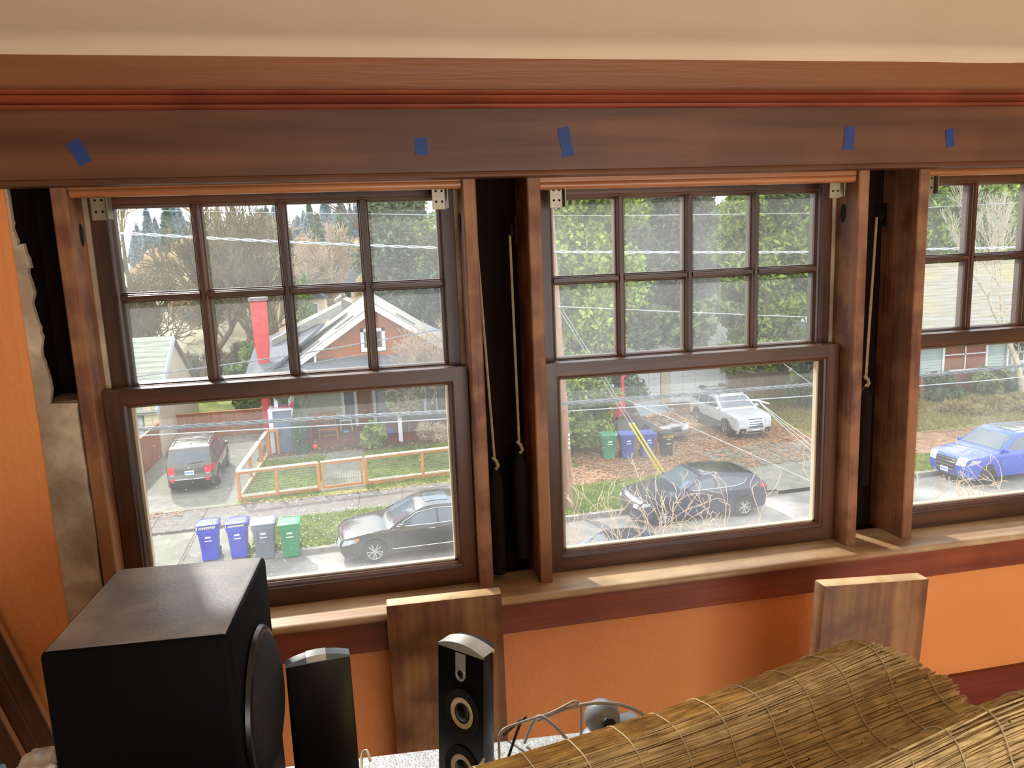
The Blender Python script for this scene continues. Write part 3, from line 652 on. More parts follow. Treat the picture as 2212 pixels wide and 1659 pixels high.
mat('cream_brick', 'c6bb9e', 'd4cab0', rough=0.9, scale=5, stretch=(1, 1, 4))
mat('garage_white', 'd6d9da', 'e2e5e6', rough=0.6, scale=2)
mat('fascia_blue', 'c9dbe6', 'd8e6ee', rough=0.5, scale=2)
mat('garage_blue', 'a8b4c2', 'b4c0cc', rough=0.6, scale=2)
mat('siding_grey', 'a3b3b2', 'b1c0be', rough=0.7, scale=2)
mat('brick_pink', '8d6158', 'a87a70', rough=0.9, scale=2, stretch=(3, 3, 10), bump=0.5, bscale=9)
mat('pole_wood', '8d6a58', 'a88472', rough=0.9, scale=3, stretch=(6, 6, 0.6))
mat('pole_mark', 'd98a76', rough=0.9)
mat('wire_dark', '5c626a', '7a8088', rough=0.6, scale=5)
mat('wire_light', 'b9c0c8', rough=0.5)
mat('yellow', 'f0d820', rough=0.45)
mat('bark', '55473a', '75664f', rough=0.95, scale=6, stretch=(4, 4, 0.8))
mat('twig_olive', '5c5338', '786d4c', rough=0.95, scale=0.5)
mat('twig_tan', 'b09a74', 'ccb590', rough=0.95, scale=0.4, trans=0.4)
mat('twig_pale', 'c8b09a', 'dccbb6', rough=0.8, scale=3, trans=0.4)
mat('birch', 'b4aa98', 'cdc4b2', rough=0.8, scale=5, c3='8a8072', s3=6, f3=0.5)
mat('leaf_green', '3f5426', '9db25a', rough=0.8, scale=2.6, c3='a3b065', s3=0.35, f3=0.6, lo=0.42, hi=0.60, trans=0.3)  # leaf colours run dark to bright to stand in for shaded gaps and lit leaves
mat('leaf_lime', '5f7a26', 'c8d868', rough=0.8, scale=2.6, c3='5c7430', s3=0.5, f3=0.5, lo=0.42, hi=0.60, trans=0.3)
mat('leaf_pine', '3a4a30', '93a476', rough=0.85, scale=2.6, c3='7a7460', s3=0.3, f3=0.5, lo=0.42, hi=0.60, trans=0.3)
mat('leaf_cedar', '3c5224', 'a0ba58', rough=0.85, scale=2.6, c3='92ab4c', s3=0.4, f3=0.5, lo=0.42, hi=0.60, trans=0.3)
mat('leaf_dark', '2a3c28', '6f8860', rough=0.8, scale=2.6, lo=0.42, hi=0.60, trans=0.3)
mat('leaf_shiny', '5c7a24', 'bccb66', rough=0.5, scale=3, c3='4c6c34', s3=2, f3=0.6, lo=0.42, hi=0.60, trans=0.3)
mat('leaf_cypress', '4f7a6a', '6d9484', rough=0.85, scale=2, trans=0.4)
mat('leaf_rhodo', '556236', 'a0aa76', rough=0.6, scale=2, lo=0.42, hi=0.60, trans=0.3)
mat('leaf_haze_green', '64806e', '83998a', rough=0.9, scale=0.15, trans=0.4)  # distance haze is painted into both far conifer colours
mat('leaf_haze_blue', '8a9ca6', 'a4b2b8', rough=0.9, scale=0.15, trans=0.4)
mat('hill', '928a6e', 'aca184', rough=0.95, scale=0.06, c3='6d7f62', s3=0.03, f3=0.5)
mat('plastic_blue', '1a2cb0', '2036bc', rough=0.42, scale=2)
mat('plastic_blue_old', '3c4a9c', '4a58a8', rough=0.55, scale=2, c3='7c7a82', s3=1.4, f3=0.5)
mat('plastic_green', '178050', '1f8e5c', rough=0.42, scale=2)
mat('plastic_green_old', '3c8262', '489072', rough=0.55, scale=2)
mat('plastic_grey', '5f6772', '6d7580', rough=0.45, scale=2)
mat('plastic_black', '26292b', '323638', rough=0.5, scale=2)
mat('label_white', 'e8ecf4', rough=0.6)
mat('tyre', '1d1d1f', '2a2a2c', rough=0.85, scale=8)
mat('alloy', 'b9bcc0', 'cfd2d6', rough=0.3, metal=0.7, scale=4)
mat('alloy_dark', '3a3d42', '4c4f55', rough=0.35, metal=0.5, scale=4)
mat('car_glass', '46525c', '566470', rough=0.04, scale=0.5, spec=0.8)
mat('car_trim', '18191b', rough=0.5)
mat('chrome', 'd6d9dc', rough=0.15, metal=0.9)
mat('lamp_clear', '9a9fa6', 'bcc1c8', rough=0.12, scale=8)
mat('lamp_red', 'c0202e', 'd83a44', rough=0.15, scale=6)
mat('lamp_amber', 'e07a30', rough=0.2)
mat('plate_white', 'dfe6ee', rough=0.5)
mat('plate_blue', '3568b8', rough=0.5)
mat('toy_red', 'd8342c', rough=0.5)
mat('toy_orange', 'e8502c', rough=0.4)
mat('flower_pink', 'd84878', rough=0.7)

def strip(name, xs, ya, yb, z, m, n=40, kind='structure', th=0.0):
    """ground strip between two lines that follow the street's slight skew"""
    V = []; F = []
    X = np.linspace(xs[0], xs[1], n)
    for x in X:
        V.append((x, ya + 0.045*x, z)); V.append((x, yb + 0.045*x, z))
    F = [(2*i, 2*i+2, 2*i+3, 2*i+1) for i in range(n-1)]
    if th:
        k = len(V); V += [(a, b, z-th) for a, b, c in V]
        F += [(2*i, 2*i+k, 2*i+2+k, 2*i+2) for i in range(n-1)] + [(2*i+1, 2*i+3, 2*i+3+k, 2*i+1+k) for i in range(n-1)] + [(0, 1, 1+k, k), (2*n-2, 2*n-2+k, 2*n-1+k, 2*n-1)]
    return MB().add(V, F).build(name, m, kind=kind, recalc=bool(th))
# base terrain: flat lots, then a hillside far off
def terrain():
    xs = np.concatenate([np.linspace(-160, -20, 18), np.linspace(-16, 50, 24), np.linspace(60, 260, 20)]); ys = np.concatenate([np.linspace(0.3, 60, 16), np.linspace(66, 420, 44)])
    V = []; F = []
    for y in ys:
        for x in xs:
            z = GZ - 0.10
            if y > 60:
                t = (y-60)/360.0; z = GZ - 0.1 - 2.5*math.exp(-((y-85)/25.0)**2) + 17.0*t + 2.0*math.sin(x*0.021+1.0)*t + (max(0, x-40)*0.05*t)
            V.append((x, y, z))
    k = len(xs)
    F = [(j*k+i, j*k+i+1, (j+1)*k+i+1, (j+1)*k+i) for j in range(len(ys)-1) for i in range(k-1)]
    MB().add(V, F).build('terrain', 'hill', kind='structure', recalc=False)
terrain()
def hill_z(x, y):
    t = (y-60)/360.0
    return GZ - 0.1 - 2.5*math.exp(-((y-85)/25.0)**2) + 17.0*t + 2.0*math.sin(x*0.021+1.0)*t + (max(0, x-40)*0.05*t)
strip('road', (-60, 90), 9.0, 20.42, GZ, 'asphalt')
strip('kerb_strip', (-3.0, 14.0), 20.42, 20.58, GZ+0.13, 'kerb', th=0.2)
strip('kerb_strip', (19.2, 90), 20.42, 20.58, GZ+0.13, 'kerb', th=0.2)
strip('grass_verge', (-3.2, 13.8), 20.58, 23.55, GZ+0.12, 'lawn')
strip('grass_verge', (19.3, 90), 20.58, 22.5, GZ+0.12, 'lawn')
strip('sidewalk', (-60, 7.0), 23.55, 25.55, GZ+0.125, 'sidewalk', th=0.1)
strip('sidewalk', (19.3, 90), 22.5, 25.3, GZ+0.125, 'litter', th=0.1)
strip('driveway', (-9.5, -3.2), 20.42, 23.55, GZ+0.05, 'concrete')
strip('driveway', (-8.5, -4.2), 25.55, 37.5, GZ+0.115, 'concrete')
strip('lawn', (-4.2, 9.0), 25.55, 31.6, GZ+0.118, 'lawn')
strip('planting_bed', (-4.0, 9.0), 31.6, 33.6, GZ+0.13, 'mulch')
strip('leafy_yard', (7.0, 19.3), 23.2, 37.0, GZ+0.122, 'litter')
strip('driveway', (13.6, 19.4), 20.42, 26.0, GZ+0.13, 'concrete')
strip('rough_lawn', (19.3, 60), 25.3, 35.0, GZ+0.12, 'lawn')
strip('back_lawn', (-30, 60), 37.0, 60.0, GZ+0.05, 'lawn')
# joints in the driveway and sidewalk slabs
jn = thing('slab_joints', None, None, kind='structure')
for q in (((-9.5, 25.15), (-3.0, 25.45)), ((-6.4, 20.3), (-6.6, 25.4)), ((-5.0, 20.3), (-5.1, 25.4)), ((13.6, 24.0), (19.3, 24.3)), ((16.4, 21.2), (16.4, 26.8)), ((1.5, 23.7), (1.6, 25.5)), ((0.0, 23.6), (0.1, 25.5))):
    MB().bar((q[0][0], q[0][1], GZ+0.131), (q[1][0], q[1][1], GZ+0.131), 0.025, 0.012).build('joint', 'mulch', jn)
# front walk of the gabled house
wk = thing('front_walk', None, None, kind='structure')
for k in range(4): MB().rbox(-1.30, 0.28, 26.0+k*1.48, 26.0+k*1.48+1.44, GZ+0.10, GZ+0.145, 0.01, 1).build('slab', 'concrete', wk)
MB().rbox(-3.9, -1.34, 31.0, 31.75, GZ+0.10, GZ+0.142, 0.01, 1).build('slab', 'concrete', wk)

# ---------------------------------------------------------------- scatter helpers
def scatter_quads(P, size, flat=False, aspect=1.6, up=0.0):
    n = len(P); s = size*(0.6+0.8*rng.random(n))
    a = rng.normal(size=(n, 3)); 
    if flat: a[:, 2] *= 0.15
    a /= np.linalg.norm(a, axis=1)[:, None]
    c = rng.normal(size=(n, 3))
    if flat: c[:, 2] *= 0.15
    b = np.cross(a, c)
    if flat: b = np.cross(np.tile([0, 0, 1.0], (n, 1))+0.25*rng.normal(size=(n, 3)), a)
    b /= (np.linalg.norm(b, axis=1)[:, None]+1e-9)
    A = a*(s*aspect/2)[:, None]; B = b*(s/2)[:, None]
    V = np.stack([P-A-B*0.3, P-B, P+A, P+B], axis=1).reshape(-1, 3)
    F = np.arange(4*n).reshape(n, 4)
    return V, F
def grass(name, x0, x1, ya, yb, n, h, label, m='blade', z=GZ+0.12, gap=None):
    x = rng.uniform(x0, x1, n)
    if gap: x = x[(x < gap[0]) | (x > gap[1])]; n = len(x)
    y = rng.uniform(ya, yb, n)+0.045*x
    hh = h*(0.5+rng.random(n)); lean = rng.normal(size=(n, 2))*h*0.5; w = 0.02+0.02*rng.random(n); d = rng.uniform(0, math.pi, n)
    dx, dy = np.cos(d)*w, np.sin(d)*w
    b = np.stack([x, y, np.full(n, z)], 1); t = b + np.stack([lean[:, 0], lean[:, 1], hh], 1)
    W = np.stack([dx, dy, np.zeros(n)], 1)
    V = np.stack([b-W, b+W, t], 1).reshape(-1, 3); F = np.arange(3*n).reshape(n, 3)
    link(name, np_mesh(name, V, F), m, label=label, cat='grass', kind='stuff')
grass('grass_blades', -3.1, 13.6, 20.65, 23.5, 26000, 0.09, 'short green grass on the verge behind the black sedan and navy hatchback')
grass('grass_blades', -4.0, 8.5, 25.7, 31.5, 30000, 0.08, 'short green lawn grass inside the cedar wire fence', gap=(-1.36, 0.34))
grass('grass_blades', 19.5, 40, 20.65, 22.4, 12000, 0.09, 'strip of grass at the kerb beside the bright blue car')
grass('grass_blades', 19.5, 42, 25.4, 33.0, 26000, 0.16, 'rough overgrown grass before the grey sided house', m='straw')
def litter(name, m, boxes, size, label, z=GZ+0.14):
    P = np.concatenate([np.stack([rng.uniform(a, b, n), rng.uniform(c, d, n), np.full(n, z)+rng.random(n)*0.05], 1) for a, b, c, d, n in boxes]); P[:, 1] += 0.045*P[:, 0]
    V, F = scatter_quads(P, size, flat=True); link(name, np_mesh(name, V, F), m, label=label, cat='leaves', kind='stuff')
litter('fallen_petals', 'petal', [(-3.2, 5, 20.5, 23.6, 700), (-8.5, -3.2, 20.4, 25.5, 120), (-4, 3.5, 23.6, 25.6, 90)], 0.05, 'pale fallen petals scattered over the verge and sidewalk')
litter('fallen_leaves', 'leaf_brown', [(7.2, 19.3, 23.2, 36.5, 15000), (-7.4, -5.8, 25.0, 25.6, 90), (-4, 6, 25.4, 25.75, 240), (-4, 9, 31.6, 33.6, 900), (19.5, 34, 22.5, 25.3, 800)], 0.07, 'brown fallen leaves covering the yard with the white wagon')

# ---------------------------------------------------------------- vehicles
def crom(P, n):
    return smooth(P, n)
def vehicle(name, label, cat, loc, rot, L, W, H, zb, prof, keys, xf, xr, rw, paint, wins, tum=0.20, glass='car_glass', rim='alloy', spokes=10, clad=None, group=None):
    """prof: side silhouette, nose (+x) bottom over the roof to tail bottom; keys: silhouette indices of windscreen base/top and rear glass top/base"""
    t = thing(name, label, cat, (loc[0], loc[1], GZ+loc[2]), rot, group)
    nn = 5; den = [tuple(p) for p in crom(prof, nn)]
    def Yw(x, z):
        u = abs(x)/(L/2); f = 1-0.07*u**3-0.13*u**12
        if z <= zb: g = 1-0.05*((zb-z)/zb)**2
        else: g = 1-0.03-tum*min(1, (z-zb)/(H-zb))
        if zb*0.93 < z <= zb: g -= 0.03*(z-zb*0.93)/(zb*0.07)
        return W/2*f*g
    zlo = min(prof[0][1], prof[-1][1]); clr = zlo
    ra = rw*1.13
    bot = []
    for xc in (xr, xf):
        a0 = math.asin(max(-1, min(1, (clr-rw)/ra)))
        for a in np.linspace(math.pi-a0, a0, 11): bot.append((xc+ra*math.cos(a), rw+ra*math.sin(a)))
    outline = den + bot                       # nose->tail along the top, then tail->nose along the sill (arches cut in)
    def sheet(poly, off, both=True, step=0.35, zcuts=True):
        bm = bmesh.new(); vs = [bm.verts.new((p[0], 0, p[1])) for p in poly]
        bm.faces.new(vs); bmesh.ops.triangulate(bm, faces=bm.faces[:])
        if step:
            for x in np.arange(-L/2+0.2, L/2, step):
                bmesh.ops.bisect_plane(bm, geom=bm.verts[:]+bm.edges[:]+bm.faces[:], plane_co=(x, 0, 0), plane_no=(1, 0, 0))
            for z in (zb*0.5, zb*0.75, zb*0.93, zb*1.0, zb+(H-zb)*0.5):
                bmesh.ops.bisect_plane(bm, geom=bm.verts[:]+bm.edges[:]+bm.faces[:], plane_co=(0, 0, z), plane_no=(0, 0, 1))
        bm.verts.index_update()
        V = [(v.co.x, Yw(v.co.x, v.co.z)+off, v.co.z) for v in bm.verts]; F = [[v.index for v in f.verts] for f in bm.faces]; bm.free()
        out = [(V, F)]
        if both: out.append(([(x, -y, z) for x, y, z in V], [f[::-1] for f in F]))
        return out
    def sp(x, z, v, off=0.0):
        e = max(0.0, (abs(x)/(L/2)-0.72)/0.28); bow = 0.10*min(1, e)*(1-v*v)*(1 if x > 0 else -1)
        return (x+bow, v*(Yw(x, z)+off*0), z+0.025*(1-v*v)*(1 if z > zb*0.8 else 0))
    NV = np.linspace(-1, 1, 11)
    def band(i0, i1, v0, v1, off, nv=7):
        """patch of the top/front/rear skin, lifted by off along its normal"""
        vs = np.linspace(v0, v1, nv); V = []
        fi = np.linspace(i0, i1, max(2, int(abs(i1-i0))+1))
        def pt(f):
            k = min(int(f), len(den)-2); u = f-k; return (den[k][0]*(1-u)+den[k+1][0]*u, den[k][1]*(1-u)+den[k+1][1]*u)
        for f in fi:
            x, z = pt(f); a = pt(max(0, f-0.5)); c = pt(min(len(den)-1.001, f+0.5)); dx, dz = c[0]-a[0], c[1]-a[1]; l = math.hypot(dx, dz) or 1
            nx, nz = dz/l, -dx/l
            for v in vs:
                q = sp(x, z, v); V.append((q[0]+nx*off, q[1], q[2]+nz*off))
        F = [(i*nv+j, i*nv+j+1, (i+1)*nv+j+1, (i+1)*nv+j) for i in range(len(fi)-1) for j in range(nv-1)]
        return V, F
    b = MB()
    for V, F in sheet(outline, 0.0): b.add(V, F)
    V, F = band(0, len(den)-1, -1, 1, 0.0, 11); b.add(V, F)
    body = b.build('body', paint, t, recalc=True, sharp=32)
    MB().box(-L/2+0.18, L/2-0.18, -W/2*0.86, W/2*0.86, clr+0.02, zb*0.62).build('underbody', 'car_trim', t)
    ki = [k*nn for k in keys]
    V, F = band(ki[0]+0.5, ki[1]-0.4, -0.90, 0.90, 0.008, 9); MB().add(V, F).build('windshield', glass, t, recalc=False)
    V, F = band(ki[2]+0.5, ki[3]-0.4, -0.86, 0.86, 0.008, 9); MB().add(V, F).build('rear_window', glass, t, recalc=False)
    for poly in wins:
        for V, F in sheet(poly, 0.006): MB().add(V, F).build('side_window', glass, t, recalc=False)
    if clad:
        cl = [(p[0], p[1]) for p in bot]
        lo = [(-L/2+0.25, clr), (-L/2+0.12, clad)] + [(xr-ra*1.22, clad)] + [(xr+ra*1.22*math.cos(a), rw+ra*1.22*math.sin(a)) for a in np.linspace(math.pi*0.93, math.pi*0.07, 9)] + [(xr+ra*1.25, clad), (xf-ra*1.25, clad)] + [(xf+ra*1.22*math.cos(a), rw+ra*1.22*math.sin(a)) for a in np.linspace(math.pi*0.93, math.pi*0.07, 9)] + [(xf+ra*1.22, clad), (L/2-0.12, clad), (L/2-0.25, clr)]
        poly = lo + bot[::-1]
        try:
            for V, F in sheet(poly, 0.005): MB().add(V, F).build('cladding', 'car_trim', t, recalc=False)
        except Exception: pass
    # wheels
    for xc in (xf, xr):
        for s in (-1, 1):
            yc = s*(W/2-0.115)
            b = MB(); b.lathe([(rw*0.66, -0.10), (rw*0.93, -0.105), (rw, -0.075), (rw, 0.075), (rw*0.93, 0.105), (rw*0.66, 0.10)], 28, 'Y', (xc, yc, rw))
            wh = b.build('wheel', 'tyre', t, sharp=50)
            b = MB(); yo = yc+s*0.075
            b.lathe([(rw*0.67, s*0.03), (rw*0.67, s*0.0), (rw*0.61, -s*0.03), (rw*0.60, s*0.02), (rw*0.64, s*0.034)], 28, 'Y', (xc, yo, rw), cap=False)
            b.lathe([(rw*0.14, -s*0.02), (rw*0.13, s*0.022), (rw*0.05, s*0.026)], 12, 'Y', (xc, yo, rw))
            for k in range(spokes):
                a = 2*math.pi*k/spokes + (0.14 if (k % 2 and spokes > 7) else -0.04)
                b.bar((xc+rw*0.08*math.cos(a), yo+s*0.012, rw+rw*0.08*math.sin(a)), (xc+rw*0.63*math.cos(a), yo+s*0.014, rw+rw*0.63*math.sin(a)), rw*0.085, 0.03, up=(0, 1, 0))
            b.build('rim', rim, wh, sharp=40)
            MB().lathe([(rw*0.62, s*0.0), (rw*0.1, s*0.002)], 24, 'Y', (xc, yc+s*0.045, rw)).build('hub_shade', 'car_trim', wh)
    return t, den, band, sheet, Yw, nn
def plate(t, x, z, s, pw=0.32, dark=False):
    pl = MB().rbox(x-0.012, x+0.012, -pw/2, pw/2, z-0.08, z+0.08, 0.004, 1).build('license_plate', 'plate_white', t)
    b = MB()
    for k in range(6): b.box(x+s*0.0125, x+s*0.014, -0.115+k*0.041-(0.01 if k < 3 else -0.01), -0.085+k*0.041-(0.01 if k < 3 else -0.01), z-0.03, z+0.035)
    b.build('plate_marks', 'plate_blue', pl)
def mirrors(t, x, z, Yw, paint):
    for s in (-1, 1):
        y = s*(Yw(x, z)+0.10)
        b = MB().rbox(x-0.05, x+0.07, min(y-0.09, y+0.09), max(y-0.09, y+0.09), z-0.06, z+0.075, 0.03, 2)
        m = b.build('mirror', paint, t); MB().bar((x+0.02, s*(Yw(x, z)-0.02), z-0.04), (x+0.02, y, z-0.03), 0.05, 0.03).build('mirror_arm', 'car_trim', m)
def handles(t, xs, z, Yw, m):
    for x in xs:
        for s in (-1, 1):
            y = s*(Yw(x, z)+0.012); MB().rbox(x-0.09, x+0.09, y-0.012, y+0.012, z-0.013, z+0.013, 0.008, 2).build('door_handle', m, t)
def door_lines(t, xs, z0, z1, Yw):
    for x in xs:
        for s in (-1, 1):
            zz = np.linspace(z0, z1, 7)
            MB().tube([(x, s*(Yw(x, z)+0.0005), z) for z in zz], 0.006, 4).build('door_seam', 'car_trim', t)
def patch(t, nm, m, V, F, recalc=False): MB().add(V, F).build(nm, m, t, recalc=recalc)
def side_patch(t, nm, m, sheet, poly, off=0.006):
    for V, F in sheet(poly, off, step=0.2): MB().add(V, F).build(nm, m, t, recalc=False)
def side_line(t, nm, m, Yw, pts, r=0.012):
    for s in (-1, 1): MB().tube([(x, s*(Yw(x, z)+0.004), z) for x, z in pts], r, 5).build(nm, m, t)

mat('paint_black', '0c0c0f', '0e0e11', rough=0.22, scale=1, coat=1.0)
mat('paint_navy', '1c2544', '202a4c', rough=0.25, scale=1, coat=1.0, metal=0.3)
mat('paint_blue', '1f49b8', '2450c2', rough=0.25, scale=1, coat=1.0, metal=0.3)
mat('paint_white', 'b4b8bc', 'bfc3c7', rough=0.3, scale=1, coat=0.8)
mat('paint_grey', '4c4a47', '565450', rough=0.28, scale=1, coat=1.0, metal=0.5)
mat('paint_silver_old', '8d8a88', '99969a', rough=0.4, scale=1, coat=0.3, metal=0.3, c3='7a5a44', s3=2.2, f3=0.5)

# grey crossover on the driveway, seen from behind
L, W, H = 4.62, 1.82, 1.72
pr = [(2.14, 0.25), (2.27, 0.45), (2.25, 0.72), (2.10, 0.92), (1.30, 1.06), (0.98, 1.10), (0.20, 1.62), (-0.3, 1.70), (-1.55, 1.66), (-1.92, 1.56), (-2.16, 1.10), (-2.20, 0.95), (-2.22, 0.70), (-2.27, 0.52), (-2.18, 0.28)]
wins = [[(0.72, 1.13), (0.16, 1.52), (-0.28, 1.56), (-0.28, 1.10)], [(-0.36, 1.10), (-0.36, 1.56), (-1.18, 1.53), (-1.22, 1.10)], [(-1.30, 1.11), (-1.27, 1.51), (-1.62, 1.46), (-1.86, 1.14)]]
t, den, band, sheet, Yw, nn = vehicle('suv', 'grey crossover seen from behind, parked on the concrete driveway', 'car', (-6.10, 29.72, 0.115), math.radians(92), L, W, H, 1.06, pr, (5, 6, 9, 10), 1.35, -1.32, 0.355, 'paint_grey', wins, clad=0.50)
mirrors(t, 0.80, 1.12, Yw, 'paint_grey'); handles(t, (-0.15, -1.1), 0.95, Yw, 'paint_grey'); door_lines(t, (0.9, -0.32, -1.25), 0.35, 1.05, Yw)
plate(t, -2.335, 0.80, -1)
MB().lathe([(0.05, 0.0), (0.05, 0.012), (0.02, 0.016)], 14, 'X', (-2.33, 0, 0.99)).build('emblem', 'chrome', t)
for s in (-1, 1):
    V, F = band(10*nn+3, 12*nn-1, s*0.66, s*0.98, 0.012); patch(t, 'tail_light', 'lamp_red', V, F)
    V, F = band(11*nn+4, 12*nn+0, s*0.70, s*0.9, 0.016); patch(t, 'reverse_light', 'lamp_clear', V, F)
    V, F = band(13*nn-2, 13*nn+1, s*0.72, s*0.92, 0.014); patch(t, 'reflector', 'lamp_red', V, F)
    MB().tube([(0.3, s*0.66, 1.68), (0.2, s*0.66, 1.735), (-1.4, s*0.64, 1.735), (-1.55, s*0.64, 1.69)], 0.018, 6).build('roof_rail', 'car_trim', t)
side_patch(t, 'tail_light', 'lamp_red', sheet, [(-2.19, 0.80), (-1.92, 0.88), (-1.90, 1.0), (-2.18, 1.06)])
for x in (-0.1, -0.9): MB().bar((x, -0.66, 1.755), (x, 0.66, 1.755), 0.06, 0.025).build('crossbar', 'car_trim', t)
V, F = band(13*nn-1, 14*nn, -0.95, 0.95, 0.008, 11); patch(t, 'rear_bumper', 'car_trim', V, F)
V, F = band(13*nn-1.5, 13*nn-1.1, -0.7, 0.7, 0.02, 9); patch(t, 'bumper_strip', 'chrome', V, F)
MB().tube([(-2.28, 0.05, 1.12), (-2.27, -0.25, 1.15), (-2.25, -0.5, 1.17)], 0.01, 4).build('rear_wiper', 'car_trim', t)
MB().lathe([(0.02, 0.0), (0.012, 0.05)], 8, 'Z', (-1.45, 0, 1.69)).build('antenna', 'car_trim', t)

# black sedan at the kerb
L, W, H = 5.03, 1.87, 1.47
pr = [(2.36, 0.22), (2.47, 0.42), (2.46, 0.62), (2.30, 0.78), (1.40, 0.93), (1.02, 0.98), (0.25, 1.38), (-0.35, 1.46), (-1.15, 1.38), (-1.85, 1.06), (-2.30, 1.02), (-2.44, 0.92), (-2.47, 0.60), (-2.44, 0.40), (-2.34, 0.24)]
wins = [[(0.80, 0.99), (0.28, 1.28), (-0.24, 1.345), (-0.24, 0.98)], [(-0.31, 0.98), (-0.31, 1.345), (-0.95, 1.30), (-1.32, 1.10), (-1.36, 1.0)]]
t, den, band, sheet, Yw, nn = vehicle('sedan', 'glossy black sedan with chrome trim parked at the kerb beside the wheeled bins', 'car', (1.98, 20.02-0.0, 0.0), math.radians(182.0), L, W, H, 0.96, pr, (5, 6, 8, 9), 1.54, -1.43, 0.345, 'paint_black', wins, spokes=10)
mirrors(t, 0.72, 1.02, Yw, 'paint_black'); handles(t, (-0.10, -1.15), 0.86, Yw, 'chrome'); door_lines(t, (0.92, -0.28, -1.3), 0.32, 0.95, Yw)
side_line(t, 'window_chrome', 'chrome', Yw, [(0.86, 0.985), (-0.2, 0.972), (-1.40, 0.995)], 0.011)
side_line(t, 'window_chrome', 'chrome', Yw, [(0.90, 0.99), (0.30, 1.31), (-0.25, 1.38), (-0.9, 1.345), (-1.35, 1.12)], 0.011)
side_line(t, 'sill_chrome', 'chrome', Yw, [(1.05, 0.36), (-1.0, 0.36)], 0.011)
for s in (-1, 1):
    V, F = band(1*nn+2, 2*nn+3, s*0.55, s*0.99, 0.012); patch(t, 'headlight', 'lamp_clear', V, F)
    V, F = band(0*nn+2, 1*nn-1, s*0.62, s*0.85, 0.012); patch(t, 'fog_light', 'lamp_clear', V, F)
side_patch(t, 'headlight', 'lamp_clear', sheet, [(2.44, 0.56), (2.02, 0.66), (2.00, 0.76), (2.36, 0.74)])
side_patch(t, 'turn_light', 'lamp_amber', sheet, [(2.06, 0.67), (1.94, 0.72), (1.94, 0.78), (2.04, 0.77)], 0.009)
V, F = band(1*nn-1, 2*nn+3, -0.38, 0.38, 0.012); patch(t, 'grille', 'chrome', V, F)
V, F = band(6*nn+2, 7*nn+2, -0.55, 0.55, 0.010); patch(t, 'sunroof', 'car_glass', V, F)

# navy hatchback at the kerb
L, W, H = 4.46, 1.79, 1.46
pr = [(2.08, 0.22), (2.20, 0.42), (2.17, 0.64), (1.98, 0.82), (1.15, 0.97), (0.82, 1.02), (0.05, 1.40), (-0.45, 1.45), (-1.30, 1.38), (-1.72, 1.30), (-2.02, 1.04), (-2.12, 0.94), (-2.18, 0.66), (-2.16, 0.42), (-2.06, 0.26)]
wins = [[(0.62, 1.03), (0.10, 1.29), (-0.32, 1.335), (-0.32, 1.03)], [(-0.40, 1.03), (-0.40, 1.335), (-1.05, 1.30), (-1.42, 1.22), (-1.30, 1.09), (-1.0, 1.04)]]
t, den, band, sheet, Yw, nn = vehicle('hatchback', 'dark navy hatchback with silver alloy wheels parked before the leafy driveway', 'car', (10.55, 20.28, 0.0), math.radians(181.5), L, W, H, 1.0, pr, (5, 6, 9, 10), 1.37, -1.33, 0.325, 'paint_navy', wins, spokes=10)
mirrors(t, 0.55, 1.05, Yw, 'paint_navy'); handles(t, (-0.22, -1.15), 0.90, Yw, 'paint_navy'); door_lines(t, (0.72, -0.36, -1.1), 0.30, 0.98, Yw)
side_line(t, 'window_chrome', 'chrome', Yw, [(0.66, 1.02), (-0.4, 1.02), (-1.0, 1.03), (-1.32, 1.08), (-1.46, 1.22)], 0.010)
for s in (-1, 1):
    V, F = band(2*nn-1, 3*nn-3, s*0.70, s*0.99, 0.012); patch(t, 'headlight', 'lamp_clear', V, F)
    V, F = band(11*nn-3, 12*nn-2, s*0.62, s*0.98, 0.012); patch(t, 'tail_light', 'lamp_red', V, F)
side_patch(t, 'headlight', 'lamp_clear', sheet, [(2.16, 0.60), (1.82, 0.68), (1.78, 0.76), (2.0, 0.78)])
side_patch(t, 'tail_light', 'lamp_red', sheet, [(-2.12, 0.86), (-1.86, 0.92), (-1.92, 1.0), (-2.08, 0.98)])
V, F = band(1*nn-2, 2*nn+1, -0.45, 0.45, 0.010); patch(t, 'grille', 'car_trim', V, F)
V, F = band(6*nn+1, 9*nn-1, -0.78, 0.78, 0.006); patch(t, 'roof_panel', 'paint_black', V, F)
V, F = band(9*nn-3, 9*nn+2, -0.80, 0.80, 0.03); patch(t, 'spoiler', 'paint_navy', V, F)

# white wagon nose-out in the leafy yard
L, W, H = 4.80, 1.82, 1.66
pr = [(2.24, 0.26), (2.35, 0.46), (2.33, 0.74), (2.16, 0.94), (1.30, 1.06), (0.98, 1.09), (0.22, 1.53), (-0.3, 1.61), (-1.75, 1.56), (-2.05, 1.47), (-2.26, 1.10), (-2.30, 0.95), (-2.34, 0.70), (-2.33, 0.50), (-2.22, 0.28)]
wins = [[(0.74, 1.11), (0.22, 1.43), (-0.26, 1.485), (-0.26, 1.09)], [(-0.34, 1.09), (-0.34, 1.485), (-1.18, 1.46), (-1.24, 1.10)], [(-1.32, 1.11), (-1.28, 1.45), (-1.78, 1.41), (-2.02, 1.18)]]
t, den, band, sheet, Yw, nn = vehicle('station_wagon', 'white wagon with roof racks, nose to the street in the leafy yard', 'car', (16.72, 30.05, 0.12), math.radians(-88.5), L, W, H, 1.04, pr, (5, 6, 9, 10), 1.40, -1.345, 0.345, 'paint_white', wins, spokes=6, clad=0.42)
